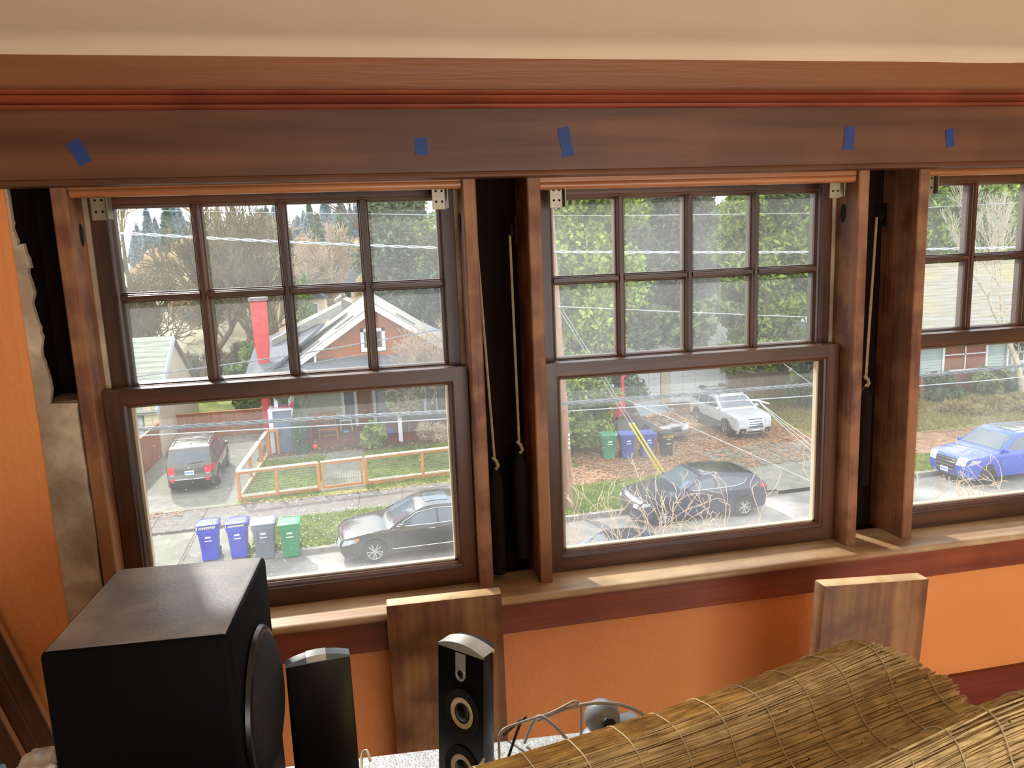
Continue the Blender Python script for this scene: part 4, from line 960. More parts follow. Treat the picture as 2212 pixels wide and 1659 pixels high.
mirrors(t, 0.78, 1.13, Yw, 'paint_white'); handles(t, (-0.12, -1.1), 0.95, Yw, 'paint_white'); door_lines(t, (0.9, -0.3, -1.25), 0.35, 1.02, Yw)
plate(t, 2.445, 0.50, 1)
V, F = band(1*nn+1, 3*nn-2, -0.44, 0.44, 0.012); patch(t, 'grille', 'chrome', V, F)
for k in range(4):
    V, F = band(1*nn+1.6+k*1.9, 1*nn+2.4+k*1.9, -0.42, 0.42, 0.02); patch(t, 'grille_slat', 'car_trim', V, F)
V, F = band(1*nn-3.4, 1*nn-1.6, -0.48, 0.48, 0.012); patch(t, 'lower_grille', 'car_trim', V, F)
for s in (-1, 1):
    V, F = band(2*nn-1, 3*nn, s*0.54, s*0.98, 0.012); patch(t, 'headlight', 'lamp_clear', V, F)
    V, F = band(0*nn+1, 1*nn+1, s*0.60, s*0.96, 0.012); patch(t, 'bumper_corner', 'car_trim', V, F)
    V, F = band(1*nn-2.6, 1*nn-1.0, s*0.70, s*0.80, 0.02); patch(t, 'fog_light', 'lamp_clear', V, F)
    MB().tube([(0.35, s*0.62, 1.59), (0.25, s*0.62, 1.665), (-1.7, s*0.60, 1.655), (-1.85, s*0.60, 1.60)], 0.022, 6).build('roof_rail', 'car_trim', t)
    MB().rbox(-1.7, -1.3, s*0.5-0.12, s*0.5+0.12, 1.66, 1.76, 0.03, 2).build('rack_pad', 'car_trim', t)
side_patch(t, 'headlight', 'lamp_clear', sheet, [(2.28, 0.70), (1.95, 0.84), (1.95, 0.92), (2.14, 0.90)])
side_patch(t, 'turn_light', 'lamp_amber', sheet, [(2.0, 0.82), (1.88, 0.88), (1.88, 0.94), (1.98, 0.92)], 0.01)
for x in (0.0, -0.75, -1.45): MB().bar((x, -0.64, 1.675), (x, 0.64, 1.675), 0.07, 0.03).build('crossbar', 'car_trim', t)
V, F = band(6*nn+2, 7*nn+2, -0.5, 0.5, 0.010); patch(t, 'sunroof', 'car_glass', V, F)

# old grey sedan, leaves over its bonnet
L, W, H = 4.75, 1.78, 1.42
pr = [(2.26, 0.22), (2.36, 0.42), (2.34, 0.60), (2.20, 0.76), (1.25, 0.90), (0.90, 0.95), (0.15, 1.34), (-0.4, 1.41), (-1.05, 1.36), (-1.70, 1.00), (-2.20, 0.96), (-2.34, 0.86), (-2.36, 0.55), (-2.33, 0.40), (-2.22, 0.24)]
wins = [[(0.70, 0.97), (0.18, 1.24), (-0.26, 1.30), (-0.26, 0.95)], [(-0.34, 0.95), (-0.34, 1.30), (-0.9, 1.27), (-1.28, 1.03), (-1.3, 0.97)]]
t, den, band, sheet, Yw, nn = vehicle('sedan', 'old grey sedan with brown leaves on its bonnet, behind the second row of bins', 'car', (13.05, 30.75, 0.12), math.radians(-80), L, W, H, 0.93, pr, (5, 6, 8, 9), 1.42, -1.30, 0.32, 'paint_silver_old', wins, spokes=7)
mirrors(t, 0.62, 0.99, Yw, 'paint_silver_old'); door_lines(t, (0.8, -0.3, -1.2), 0.3, 0.92, Yw)
V, F = band(1*nn+1, 2*nn+2, -0.34, 0.34, 0.012); patch(t, 'grille', 'car_trim', V, F)
for s in (-1, 1):
    V, F = band(1*nn+2, 2*nn+3, s*0.45, s*0.90, 0.012); patch(t, 'headlight', 'lamp_clear', V, F)
    V, F = band(1*nn+2, 2*nn+3, s*0.91, s*0.99, 0.013); patch(t, 'turn_light', 'lamp_amber', V, F)
P = []
for k in range(420):
    f = rng.uniform(3*nn, 5*nn); i = int(f); x = den[i][0]; z = den[i][1]; P.append((x, rng.uniform(-0.8, 0.8)*0.95, z+0.035+rng.random()*0.02))
V, F = scatter_quads(np.array(P), 0.11, flat=True); lf = link('leaf_cover', np_mesh('leaf_cover', V, F), 'leaf_brown', t, kind='stuff')

# bright blue crossover, far right
L, W, H = 4.52, 1.84, 1.68
pr = [(2.08, 0.26), (2.22, 0.46), (2.20, 0.76), (2.05, 0.95), (1.25, 1.06), (0.92, 1.10), (0.15, 1.57), (-0.35, 1.66), (-1.5, 1.62), (-1.85, 1.52), (-2.12, 1.10), (-2.16, 0.95), (-2.20, 0.70), (-2.22, 0.50), (-2.12, 0.28)]
wins = [[(0.68, 1.12), (0.16, 1.46), (-0.28, 1.52), (-0.28, 1.10)], [(-0.36, 1.10), (-0.36, 1.52), (-1.15, 1.49), (-1.2, 1.12)], [(-1.28, 1.14), (-1.26, 1.47), (-1.6, 1.43), (-1.8, 1.2)]]
t, den, band, sheet, Yw, nn = vehicle('suv', 'bright blue crossover with dark wheels at the kerb beyond the third window', 'car', (22.35, 20.75, 0.0), math.radians(184), L, W, H, 1.06, pr, (5, 6, 9, 10), 1.36, -1.33, 0.35, 'paint_blue', wins, spokes=10, rim='alloy_dark')
mirrors(t, 0.72, 1.14, Yw, 'paint_blue'); handles(t, (-0.15, -1.1), 0.95, Yw, 'paint_blue'); door_lines(t, (0.85, -0.32, -1.2), 0.35, 1.03, Yw)
plate(t, 2.335, 0.48, 1)
V, F = band(1*nn, 3*nn-2, -0.52, 0.52, 0.012); patch(t, 'grille', 'car_trim', V, F)
for k in range(4):
    V, F = band(1*nn+0.8+k*2.0, 1*nn+1.3+k*2.0, -0.5, 0.5, 0.022); patch(t, 'grille_bar', 'chrome', V, F)
for s in (-1, 1):
    V, F = band(2*nn-1, 3*nn, s*0.56, s*0.99, 0.012); patch(t, 'headlight', 'lamp_clear', V, F)
side_patch(t, 'headlight', 'lamp_clear', sheet, [(2.17, 0.72), (1.75, 0.82), (1.68, 0.90), (2.02, 0.92)])
V, F = band(6*nn+2, 8*nn, -0.7, 0.7, 0.008); patch(t, 'roof_panel', 'car_glass', V, F)

# dark blue car on the near side of the street, mostly under the twigs
L, W, H = 4.55, 1.80, 1.45
pr = [(2.16, 0.22), (2.26, 0.42), (2.24, 0.62), (2.08, 0.78), (1.2, 0.93), (0.86, 0.98), (0.12, 1.36), (-0.4, 1.44), (-1.0, 1.39), (-1.65, 1.02), (-2.1, 0.98), (-2.24, 0.88), (-2.26, 0.58), (-2.23, 0.40), (-2.12, 0.24)]
wins = [[(0.68, 0.99), (0.14, 1.27), (-0.28, 1.33), (-0.28, 0.98)], [(-0.35, 0.98), (-0.35, 1.33), (-0.86, 1.30), (-1.24, 1.05)]]
t, den, band, sheet, Yw, nn = vehicle('sedan', 'dark blue car on the near side of the street, half hidden under pale twigs', 'car', (7.05, 15.3, 0.0), math.radians(2), L, W, H, 0.96, pr, (5, 6, 8, 9), 1.36, -1.28, 0.32, 'paint_navy', wins, spokes=7)
mirrors(t, 0.6, 1.0, Yw, 'paint_navy')

# ---------------------------------------------------------------- wheeled bins
def rrect(w, d, z, r, k=3, cx=0, cy=0):
    pts = []
    for sx, sy, a0 in ((1, 1, 0), (-1, 1, math.pi/2), (-1, -1, math.pi), (1, -1, 1.5*math.pi)):
        for a in np.linspace(a0, a0+math.pi/2, k): pts.append((cx+sx*(w/2-r)+r*math.cos(a), cy+sy*(d/2-r)+r*math.sin(a), z))
    return pts
def bin_cart(label, loc, rot, paint, group, h=1.02, w=0.60, d=0.66, lid_gap=0.0, z0=0.0, stuffing=False):
    t = thing('wheeled_bin', label, 'bin', (loc[0], loc[1], GZ+z0), rot, group)
    b = MB(); loft(b, [rrect(w*0.74, d*0.66, 0.03, 0.05, cy=-0.02), rrect(w*0.78, d*0.72, 0.28, 0.06, cy=-0.01), rrect(w*0.90, d*0.88, h*0.80, 0.06), rrect(w*0.97, d*0.95, h*0.82, 0.06), rrect(w*0.99, d*0.98, h*0.93, 0.05), rrect(w*1.03, d*1.02, h*0.94, 0.05), rrect(w*1.03, d*1.02, h*0.955, 0.05)])
    b.build('body', paint, t, sharp=40)
    zl = h*0.957 + lid_gap
    b = MB(); loft(b, [rrect(w*1.06, d*1.08, zl, 0.06, cy=-0.01), rrect(w*1.06, d*1.08, zl+0.03, 0.06, cy=-0.01), rrect(w*0.92, d*0.92, zl+0.055, 0.05), rrect(w*0.84, d*0.84, zl+0.057, 0.05), rrect(w*0.82, d*0.82, zl+0.045, 0.05)])
    lid = b.build('lid', paint, t, sharp=40)
    if lid_gap: lid.rotation_euler = (-0.05, 0, 0.02)
    fy = -d*0.44
    MB().rbox(-0.10, 0.10, fy-0.012, fy+0.03, h*0.60, h*0.605+0.018, 0.004, 1).build('grab_bar', 'label_white', t)
    MB().rbox(-0.075, 0.075, fy-0.028, fy, h*0.70, h*0.74, 0.003, 1).build('label', 'label_white', t)
    for s in (-1, 1):
        MB().bar((s*0.17, fy-0.006, h*0.42), (s*0.20, fy-0.03, h*0.78), 0.02, 0.03).build('rib', paint, t)
        MB().lathe([(0.03, -0.03), (0.13, -0.03), (0.135, 0.0), (0.13, 0.03), (0.03, 0.03)], 18, 'X', (s*w*0.36, d*0.36, 0.135)).build('wheel', 'tyre', t)
    MB().tube([(-w*0.42, d*0.58, h*0.90), (w*0.42, d*0.58, h*0.90)], 0.018, 8).build('handle', paint, t)
    for s in (-1, 1): MB().bar((s*w*0.38, d*0.44, h*0.88), (s*w*0.38, d*0.60, h*0.90), 0.03, 0.03).build('handle_arm', paint, t)
    if stuffing:
        b = MB()
        for k in range(9): b.bar((-0.22+k*0.05, -0.28, h*0.955), (-0.18+k*0.05, -0.30, h*0.955+lid_gap*0.9), 0.05, 0.02)
        b.build('waste_paper', 'paper_white', t, kind='stuff')
    return t
g1 = 'wheeled bins by the black sedan'; g2 = 'wheeled bins in the leafy yard'
bin_cart('blue wheeled bin with its lid propped on waste, far end of the kerb row', (-4.18, 20.72), 0.05, 'plastic_blue', g1, lid_gap=0.08, stuffing=True, z0=0.05)
bin_cart('blue wheeled bin with a slightly open lid, beside the grey kerb bin', (-3.38, 20.68), 0.03, 'plastic_blue', g1, lid_gap=0.06, stuffing=True, z0=0.05)
bin_cart('tall grey wheeled bin between the blue and green kerb bins', (-2.63, 20.52), 0.02, 'plastic_grey', g1, h=1.13, w=0.66, d=0.74, z0=0.0)
bin_cart('bright green wheeled bin at the kerb, nearest the black sedan', (-1.90, 20.42), 0.02, 'plastic_green', g1, h=1.06, z0=0.0)
bin_cart('dull green wheeled bin in the leafy yard beside the hedge', (9.95, 26.95), -0.05, 'plastic_green_old', g2, z0=0.12)
bin_cart('faded blue wheeled bin next to the dull green one in the yard', (10.68, 26.80), -0.05, 'plastic_blue_old', g2, z0=0.12)
bin_cart('faded blue wheeled bin behind the yellow guy-wire guard', (11.48, 26.65), -0.05, 'plastic_blue_old', g2, z0=0.12)
# round black bin with hand-painted yellow strokes
t = thing('trash_can', 'black bin with yellow painted scrawl, at the end of the yard row', 'bin', (12.28, 26.6, GZ+0.12), 0)
MB().lathe([(0.24, 0.0), (0.25, 0.02), (0.31, 0.86), (0.33, 0.88), (0.33, 0.93)], 24).build('body', 'plastic_black', t)
MB().lathe([(0.345, 0.93), (0.35, 0.96), (0.30, 1.0), (0.1, 1.03), (0.02, 1.03)], 24).build('lid', 'plastic_black', t)
for x, z in ((0.0, 0.52), (-0.02, 0.70)): MB().rbox(x-0.09, x+0.09, -0.31, -0.27, z, z+0.02, 0.004, 1).build('grab_bar', 'label_white', t)
def stroke(pts, par): MB().tube([(0.32*math.sin(a), -0.32*math.cos(a)-0.004, z) for a, z in pts], 0.010, 4).build('paint_stroke', 'yellow', par)
for a0 in (-0.75, -0.45, -0.15): stroke([(a0, 0.78), (a0+0.10, 0.92), (a0+0.20, 0.78)], t); 
stroke([(0.15, 0.92), (0.15, 0.78), (0.35, 0.78), (0.35, 0.92)], t); stroke([(0.5, 0.76), (0.5, 0.93), (0.68, 0.90), (0.52, 0.85), (0.7, 0.80), (0.5, 0.76)], t)
MB().rbox(-0.16, 0.16, -0.12, 0.12, 0, 0.60, 0.03, 2).build('crate', 'lamp_amber', label='orange yellow tub standing between the blue and black yard bins', cat='tub', loc=(11.88, 27.05, GZ+0.12))
# ================================================================== cedar and wire fence of the gabled house
def fence_pt(x): return (x, 25.86 + 0.105*(x+4.09))
fz = GZ+0.12
def wire_panel(par, a, b, z0, z1, nz=9, nv=0, nm='wire_mesh'):
    m = MB(); a = Vector(a); b = Vector(b)
    for k in range(nz):
        z = z0+(z1-z0)*(k+0.5)/nz; m.tube([(a.x, a.y, z), (b.x, b.y, z)], 0.006, 3, cap=False)
    n = nv or max(4, int((b-a).length/0.16))
    for k in range(1, n):
        p = a.lerp(b, k/n); m.tube([(p.x, p.y, z0), (p.x, p.y, z1)], 0.006 if nv else 0.004, 3, cap=False)
    m.build(nm, 'wire', par, recalc=False, sharp=None, kind='stuff')
t = thing('wire_fence', 'low cedar post fence with wire panels round the front lawn', 'fence', (0, 0, 0))
FX = [-4.09, -2.81, -1.36]; FX2 = [0.36, 2.46, 4.6, 6.7]
def post(par, x, y, h=1.08): MB().rbox(x-0.055, x+0.055, y-0.055, y+0.055, fz-0.05, fz+h, 0.008, 1).build('post', 'cedar', par)
def rails(par, a, b, top=1.06, skip=False):
    A = Vector((a[0], a[1], 0)); B = Vector((b[0], b[1], 0))
    MB().bar((A.x, A.y, fz+top+0.03), (B.x, B.y, fz+top+0.03), 0.16, 0.045).build('top_rail', 'cedar_top', par)
    d = (B-A).normalized()*0.055
    MB().bar((A.x+d.x, A.y+d.y, fz+0.18), (B.x-d.x, B.y-d.y, fz+0.18), 0.09, 0.06).build('bottom_rail', 'cedar_top', par)
    MB().bar((A.x+d.x, A.y+d.y, fz+0.09), (B.x-d.x, B.y-d.y, fz+0.09), 0.03, 0.14).build('kick_board', 'cedar', par)
    MB().bar((A.x+d.x, A.y+d.y, fz+top-0.04), (B.x-d.x, B.y-d.y, fz+top-0.04), 0.03, 0.09).build('rail_face', 'cedar', par)
    wire_panel(par, A+d, B-d, fz+0.22, fz+top-0.06)
for xs in (FX, FX2):
    for x in xs: post(t, *fence_pt(x))
    for a, b in zip(xs[:-1], xs[1:]): rails(t, fence_pt(a), fence_pt(b))
t = thing('wire_fence', 'side run of the cedar wire fence going back along the driveway', 'fence', (0, 0, 0))
SP = [(-4.09, 25.98), (-3.98, 28.2), (-3.88, 30.4)]
for p in SP[1:]: post(t, *p)
for a, b in zip(SP[:-1], SP[1:]): rails(t, a, b)
def gate(label, a, b, nv):
    t = thing('gate', label, 'gate', (0, 0, 0)); A = Vector((a[0], a[1], 0)); B = Vector((b[0], b[1], 0)); d = (B-A).normalized()
    for p in (A+d*0.10, B-d*0.10): MB().rbox(p.x-0.045, p.x+0.045, p.y-0.03, p.y+0.03, fz+0.08, fz+1.06, 0.006, 1).build('upright', 'cedar', t)
    for z, m in ((0.12, 'cedar'), (1.02, 'cedar')): MB().bar((A.x+d.x*0.1, A.y+d.y*0.1, fz+z), (B.x-d.x*0.1, B.y-d.y*0.1, fz+z), 0.05, 0.09).build('rail', m, t)
    MB().bar((A.x+d.x*0.05, A.y+d.y*0.05, fz+1.09), (B.x-d.x*0.05, B.y-d.y*0.05, fz+1.09), 0.14, 0.04).build('cap', 'cedar_top', t)
    wire_panel(t, A+d*0.14, B-d*0.14, fz+0.17, fz+0.98, 3, nv)
gate('cedar front gate with upright wires, at the end of the garden walk', fence_pt(-1.30), fence_pt(0.30), 15)
gate('cedar side gate with upright wires, by the blue porch pier', (-3.86, 30.6), (-3.78, 32.2), 12)
t = thing('gate_post', 'cedar posts framing the side gate by the blue porch pier', 'post', (0, 0, 0))
post(t, -3.76, 32.35, 1.2); MB().rbox(-3.80, -3.40, 32.30, 32.40, fz+1.0, fz+1.1, 0.01, 1).build('rail', 'cedar', t); post(t, -3.36, 32.35, 1.2)

def board_fence(label, a, b, h, m, n, z=GZ+0.1, cap=True):
    t = thing('board_fence', label, 'fence', (0, 0, 0)); A = Vector((a[0], a[1], 0)); B = Vector((b[0], b[1], 0)); d = (B-A)/n; nn_ = Vector((-d.y, d.x, 0)).normalized()
    rr_ = random.Random(n)
    for k in range(n):
        p = A+d*k+d.normalized()*0.006; q = A+d*(k+1)-d.normalized()*0.006; off = nn_*rr_.uniform(-0.006, 0.006)
        mb = MB(); hh = h+rr_.uniform(-0.015, 0.015); e = nn_*0.011
        V = []
        for zz in (z, z+hh):
            for P_ in (p-e+off, q-e+off, q+e+off, p+e+off): V.append((P_.x, P_.y, zz))
        mb.add(V, [(0,3,2,1),(4,5,6,7),(0,1,5,4),(1,2,6,5),(2,3,7,6),(3,0,4,7)]).build('board', m, t)
    for zz in (0.35, h-0.3): MB().bar((A.x+nn_.x*0.04, A.y+nn_.y*0.04, z+zz), (B.x+nn_.x*0.04, B.y+nn_.y*0.04, z+zz), 0.05, 0.09).build('rail', m, t)
    if cap: MB().bar((A.x, A.y, z+h+0.02), (B.x, B.y, z+h+0.02), 0.10, 0.03).build('cap', 'cedar', t)
board_fence('reddish board fence along the left side of the driveway', (-8.52, 27.4), (-8.50, 33.9), 1.52, 'fence_red', 34)
board_fence('reddish board fence closing the end of the driveway behind the crossover', (-8.45, 36.9), (-4.1, 36.9), 1.25, 'fence_red', 26)
board_fence('weathered tan board fence right of the white garage', (19.9, 35.4), (22.8, 35.0), 1.5, 'fence_grey', 18, cap=False)
MB().lathe([(0.02, 0.0), (0.30, 0.03), (0.36, 0.15), (0.28, 0.30), (0.08, 0.38)], 12).build('tarp_bundle', 'zinc', label='grey bundle lying at the foot of the cream brick pier', cat='bundle', loc=(-7.95, 33.7, GZ+0.1))

# ================================================================== gabled house with the orange shingles
def pane_window(par, x0, x1, y, z0, z1, fw=0.12, mull=(), trans=(), glass='window_dark', frame='trim_white', face=-1):
    yf = y+face*0.05
    w = MB()
    lo, hi = sorted((y, yf))
    w.box(x0-fw, x0, lo, hi, z0-fw, z1+fw); w.box(x1, x1+fw, lo, hi, z0-fw, z1+fw); w.box(x0-fw, x1+fw, lo-0.01, hi, z0-fw*1.2, z0); w.box(x0-fw, x1+fw, lo, hi, z1, z1+fw)
    for m in mull: w.box(m-0.03, m+0.03, lo, hi, z0, z1)
    for m in trans: w.box(x0, x1, lo, hi, m-0.03, m+0.03)
    o = w.build('window', frame, par)
    xs = [x0]+list(mull)+[x1]; zs = [z0]+list(trans)+[z1]
    for a, b in zip(xs[:-1], xs[1:]):
        for c, d in zip(zs[:-1], zs[1:]): MB().box(a, b, min(y+face*0.012, y+face*0.02), max(y+face*0.012, y+face*0.02), c, d).build('pane', glass, o)
t = thing('gabled_house', 'bungalow with orange shingled gable, pale grey roof and deep front porch', 'house', (0, 0, 0))
AXx, AZ, FY, BY = 1.25, -2.28, 35.5, 47.0
SL = 0.66
def rz(x): return AZ - SL*abs(x-AXx)
# gable wall in shingle courses, each a lapped strip of its own
z = -5.0; k = 0
while z < AZ-0.35:
    z1 = z+0.19; half = (AZ-0.30-z)/SL; half1 = max(0.02, (AZ-0.30-z1)/SL)
    if half > 0.05:
        mb = MB(); y0 = FY-0.03; y1 = FY-0.008
        mb.add([(AXx-half, y0, z), (AXx+half, y0, z), (AXx+half1, y1, z1), (AXx-half1, y1, z1), (AXx-half, FY+0.05, z), (AXx+half, FY+0.05, z), (AXx+half1, FY+0.05, z1), (AXx-half1, FY+0.05, z1)],
               [(0,1,2,3),(5,4,7,6),(0,4,5,1),(3,2,6,7),(1,5,6,2),(4,0,3,7)])
        mb.build('shingle_course', 'shake_orange', t)
    z = z1
MB().box(AXx-5.2, AXx+5.2, FY+0.0, BY, GZ, -5.0).build('walls', 'slate_wall', t)
mb = MB(); mb.prism([(AXx-4.4, -5.0), (AXx+4.4, -5.0), (AXx, AZ-0.42)], 'Y', FY+0.05, BY); mb.build('attic', 'slate_wall', t)
for s, nm in ((-1, 'roof'), (1, 'roof')):
    xe = AXx+s*5.6
    mb = MB(); ya, yb = FY-0.75, BY+0.4
    mb.add([(AXx, ya, AZ), (xe, ya, rz(xe)), (xe, yb, rz(xe)), (AXx, yb, AZ), (AXx, ya, AZ-0.14), (xe, ya, rz(xe)-0.14), (xe, yb, rz(xe)-0.14), (AXx, yb, AZ-0.14)], [(0,1,2,3),(5,4,7,6),(0,4,5,1),(1,5,6,2),(2,6,7,3),(3,7,4,0)])
    rf = mb.build('roof', 'shingle_grey', t)
    mb = MB(); mb.add([(AXx, ya-0.04, AZ-0.06), (xe, ya-0.04, rz(xe)-0.06), (xe, ya-0.04, rz(xe)-0.34), (AXx, ya-0.04, AZ-0.36), (AXx, ya+0.03, AZ-0.06), (xe, ya+0.03, rz(xe)-0.06), (xe, ya+0.03, rz(xe)-0.34), (AXx, ya+0.03, AZ-0.36)], [(0,1,2,3),(5,4,7,6),(0,4,5,1),(1,5,6,2),(2,6,7,3),(3,7,4,0)])
    mb.build('fascia', 'trim_white', t)
    for f0, f1 in ((0.18, 0.34), (0.48, 0.64)):
        xa, xb = AXx+s*5.6*f0, AXx+s*5.6*f1
        MB().bar((xa, FY+0.4, rz(xa)+0.05), (xb, FY+0.4, rz(xb)+0.05), 0.16, 0.10).build('ridge_vent', 'kerb', rf)
    for xk in (2.9, ):
        x = AXx+s*xk; MB().rbox(x-0.05, x+0.05, FY-0.6, FY-0.02, rz(x)-0.75, rz(x)-0.3, 0.01, 1).build('bracket', 'trim_white', t)
# cross gable bump behind, left slope
mb = MB(); mb.add([(-3.9, 38.6, -4.1), (-0.4, 40.0, -2.55), (-0.4, 43.5, -2.55), (-4.4, 43.5, -4.3), (-3.9, 38.6, -4.4), (-0.4, 40.0, -3.0), (-0.4, 43.5, -3.0), (-4.4, 43.5, -4.6)], [(0,1,2,3),(5,4,7,6),(0,4,5,1),(1,5,6,2),(2,6,7,3),(3,7,4,0)]); mb.build('dormer_roof', 'shingle_grey', t)
pane_window(t, 0.66, 1.50, FY-0.03, -4.42, -3.66, 0.16, mull=(1.08,))
# porch roof, pier, posts, deck
mb = MB(); mb.add([(-4.35, 32.3, -5.45), (5.6, 32.3, -5.45), (5.6, FY, -4.80), (-4.35, FY, -4.80), (-4.35, 32.3, -5.58), (5.6, 32.3, -5.58), (5.6, FY, -4.95), (-4.35, FY, -4.95)], [(0,1,2,3),(5,4,7,6),(0,4,5,1),(1,5,6,2),(2,6,7,3),(3,7,4,0)]); mb.build('porch_roof', 'shingle_dark', t)
mb = MB(); mb.add([(-4.9, 34.2, -5.6), (-3.2, 34.2, -4.7), (-1.3, 39.6, -3.45), (-4.9, 41.0, -4.2), (-4.9, 34.2, -5.75), (-3.2, 34.2, -4.85), (-1.3, 39.6, -3.6), (-4.9, 41.0, -4.35)], [(0,1,2,3),(5,4,7,6),(0,4,5,1),(1,5,6,2),(2,6,7,3),(3,7,4,0)]); mb.build('side_roof', 'shingle_dark', t)
MB().box(-4.3, 5.55, 32.33, 32.5, -5.80, -5.56).build('porch_beam', 'trim_white', t)
DZ = GZ+0.42
dk = MB().box(-2.55, 5.2, 32.75, FY, GZ+0.1, DZ-0.05).build('deck', 'deck_red', t)
for k in range(18): MB().rbox(-2.6, 5.2, 32.72+k*0.155, 32.72+k*0.155+0.148, DZ-0.05, DZ, 0.006, 1).build('plank', 'deck_red', dk)
MB().box(-3.55, -2.62, 32.6, 33.4, GZ, GZ+2.0).build('pier', 'blue_stucco', t)
for x in (-3.60, -2.62): MB().box(x-0.09, x+0.09, 32.53, 32.65, GZ, GZ+2.02).build('pier_trim', 'trim_white', t)
MB().rbox(-3.70, -2.50, 32.5, 33.5, GZ+2.0, GZ+2.08, 0.01, 1).build('pier_cap', 'trim_white', t)
for x in (-3.35, -2.75): MB().box(x-0.08, x+0.08, 32.85, 33.05, GZ+2.08, -5.8).build('post', 'trim_white', t)
for x in (1.98,): MB().box(x-0.09, x+0.09, 32.7, 32.9, GZ+0.1, -5.8).build('post', 'trim_white', t)
pane_window(t, -2.78, -0.62, FY, -7.50, -6.2, 0.14, glass='curtain_green')
MB().box(-0.02, 1.00, FY-0.06, FY, DZ, -6.1).build('door_frame', 'trim_white', t)
dr = MB().rbox(0.12, 0.86, FY-0.09, FY-0.05, DZ+0.02, -6.2, 0.01, 1).build('door', 'door_brown', t)
MB().lathe([(0.03, -0.05), (0.035, 0.0), (0.02, 0.01)], 10, 'Y', (0.78, FY-0.10, DZ+1.0)).build('knob', 'chrome', dr)
pane_window(t, 3.45, 4.45, FY, -7.75, -6.25, 0.14, mull=(3.95,)); pane_window(t, 4.75, 5.3, FY, -7.75, -6.25, 0.12)
# chimney
mb = MB(); loft(mb, [rrect(0.34, 0.55, -8.4, 0.02, 2), rrect(0.36, 0.55, -5.2, 0.02, 2), rrect(0.62, 0.62, -4.0, 0.02, 2), rrect(0.68, 0.66, -1.95, 0.02, 2)]); 
mb.v = [(x-4.02, y+35.6, z) for x, y, z in mb.v]; ch = mb.build('chimney', 'chimney_red', t, sharp=30)
MB().rbox(-4.42, -3.62, 35.2, 36.0, -1.95, -1.78, 0.02, 1).build('chimney_cap', 'kerb', ch)
MB().box(-4.05, -3.74, 33.6, 33.8, GZ, -6.0).build('red_panel', 'chimney_red', t)

# porch things
t = thing('garden_bench', 'brown wooden bench with panelled back on the red porch', 'bench', (-1.50, 34.35, DZ), 0.03)
MB().rbox(-0.62, 0.62, -0.25, 0.22, 0.40, 0.45, 0.01, 1).build('seat', 'bench', t)
for k in range(4): MB().rbox(-0.62, 0.62, 0.20, 0.24, 0.50+k*0.12, 0.60+k*0.12, 0.008, 1).build('back_slat', 'bench', t)
for x in (-0.57, 0.57):
    for y in (-0.21, 0.20): MB().rbox(x-0.035, x+0.035, y-0.035, y+0.035, 0.0, 0.98 if y > 0 else 0.62, 0.006, 1).build('leg', 'bench', t)
    MB().rbox(x-0.04, x+0.04, -0.26, 0.24, 0.62, 0.66, 0.006, 1).build('armrest', 'bench', t)
MB().rbox(-0.55, 0.55, -0.21, -0.18, 0.12, 0.17, 0.006, 1).build('stretcher', 'bench', t)
t = thing('coffee_table', 'low wooden table in front of the porch bench', 'table', (-1.25, 33.55, DZ), 0.02)
MB().rbox(-0.45, 0.45, -0.22, 0.22, 0.36, 0.41, 0.01, 1).build('top', 'bench', t)
for x in (-0.40, 0.40):
    for y in (-0.17, 0.17): MB().rbox(x-0.03, x+0.03, y-0.03, y+0.03, 0, 0.36, 0.006, 1).build('leg', 'bench', t)
MB().rbox(-0.42, 0.42, -0.19, 0.19, 0.08, 0.11, 0.006, 1).build('shelf', 'bench', t)
t = thing('side_table', 'small white side table by the brown front door', 'table', (-0.45, 34.6, DZ), 0.0)
MB().rbox(-0.28, 0.28, -0.2, 0.2, 0.5, 0.55, 0.01, 1).build('top', 'trim_white', t)
for x in (-0.24, 0.24):
    for y in (-0.16, 0.16): MB().tube([(x, y, 0.5), (x*1.1, y*1.1, 0.0)], 0.015, 5).build('leg', 'trim_white', t)
b = MB()
for k in range(8): a = rng.uniform(0, 6.28); b.lathe([(0.01, 0), (0.07, 0.03), (0.06, 0.09), (0.01, 0.11)], 7, 'Z', (0.12*math.cos(a), 0.10*math.sin(a), 0.0))
b.build('planter', 'light_blue', label='pale blue planter on the red porch under the white table', cat='planter', loc=(-0.50, 34.2, DZ))
MB().lathe([(0.02, 0)]+[(0.12*math.cos(a), 0.12+0.12*math.sin(a)) for a in np.linspace(-1.4, 1.45, 9)], 14).build('ball', 'toy_orange', label='orange ball lying in the bed below the red porch', cat='ball', loc=(-1.83, 32.6, GZ+0.13))
MB().lathe([(0.02, 0)]+[(0.13*math.cos(a), 0.12+0.13*math.sin(a)) for a in np.linspace(-1.4, 1.45, 9)], 12).build('lantern', 'toy_red', label='round red lantern on the pier ledge beside the wreath', cat='lantern', loc=(-2.62, 32.75, GZ+2.08))
b = MB()
for k in range(60):
    a = rng.uniform(0, 6.28); b.bar((0.22*math.cos(a), rng.uniform(-.04, .04), 0.22*math.sin(a)), ((0.30+rng.uniform(-.06, .06))*math.cos(a+0.3), rng.uniform(-.06, .06), (0.30+rng.uniform(-.06, .06))*math.sin(a+0.3)), 0.04, 0.02)
t = thing('wreath', 'green wreath with a pink bow hanging above the blue pier', 'wreath', (-3.05, 32.75, GZ+2.62), 0)
b.build('greenery', 'leaf_dark', t, kind='stuff')
for s in (-1, 1): MB().add([(-0.10, -0.08, 0.05), (-0.10+s*0.14, -0.09, 0.14), (-0.10+s*0.15, -0.09, -0.02)], [(0, 1, 2)]).build('bow_loop', 'flower_pink', t, recalc=False)
b = MB()
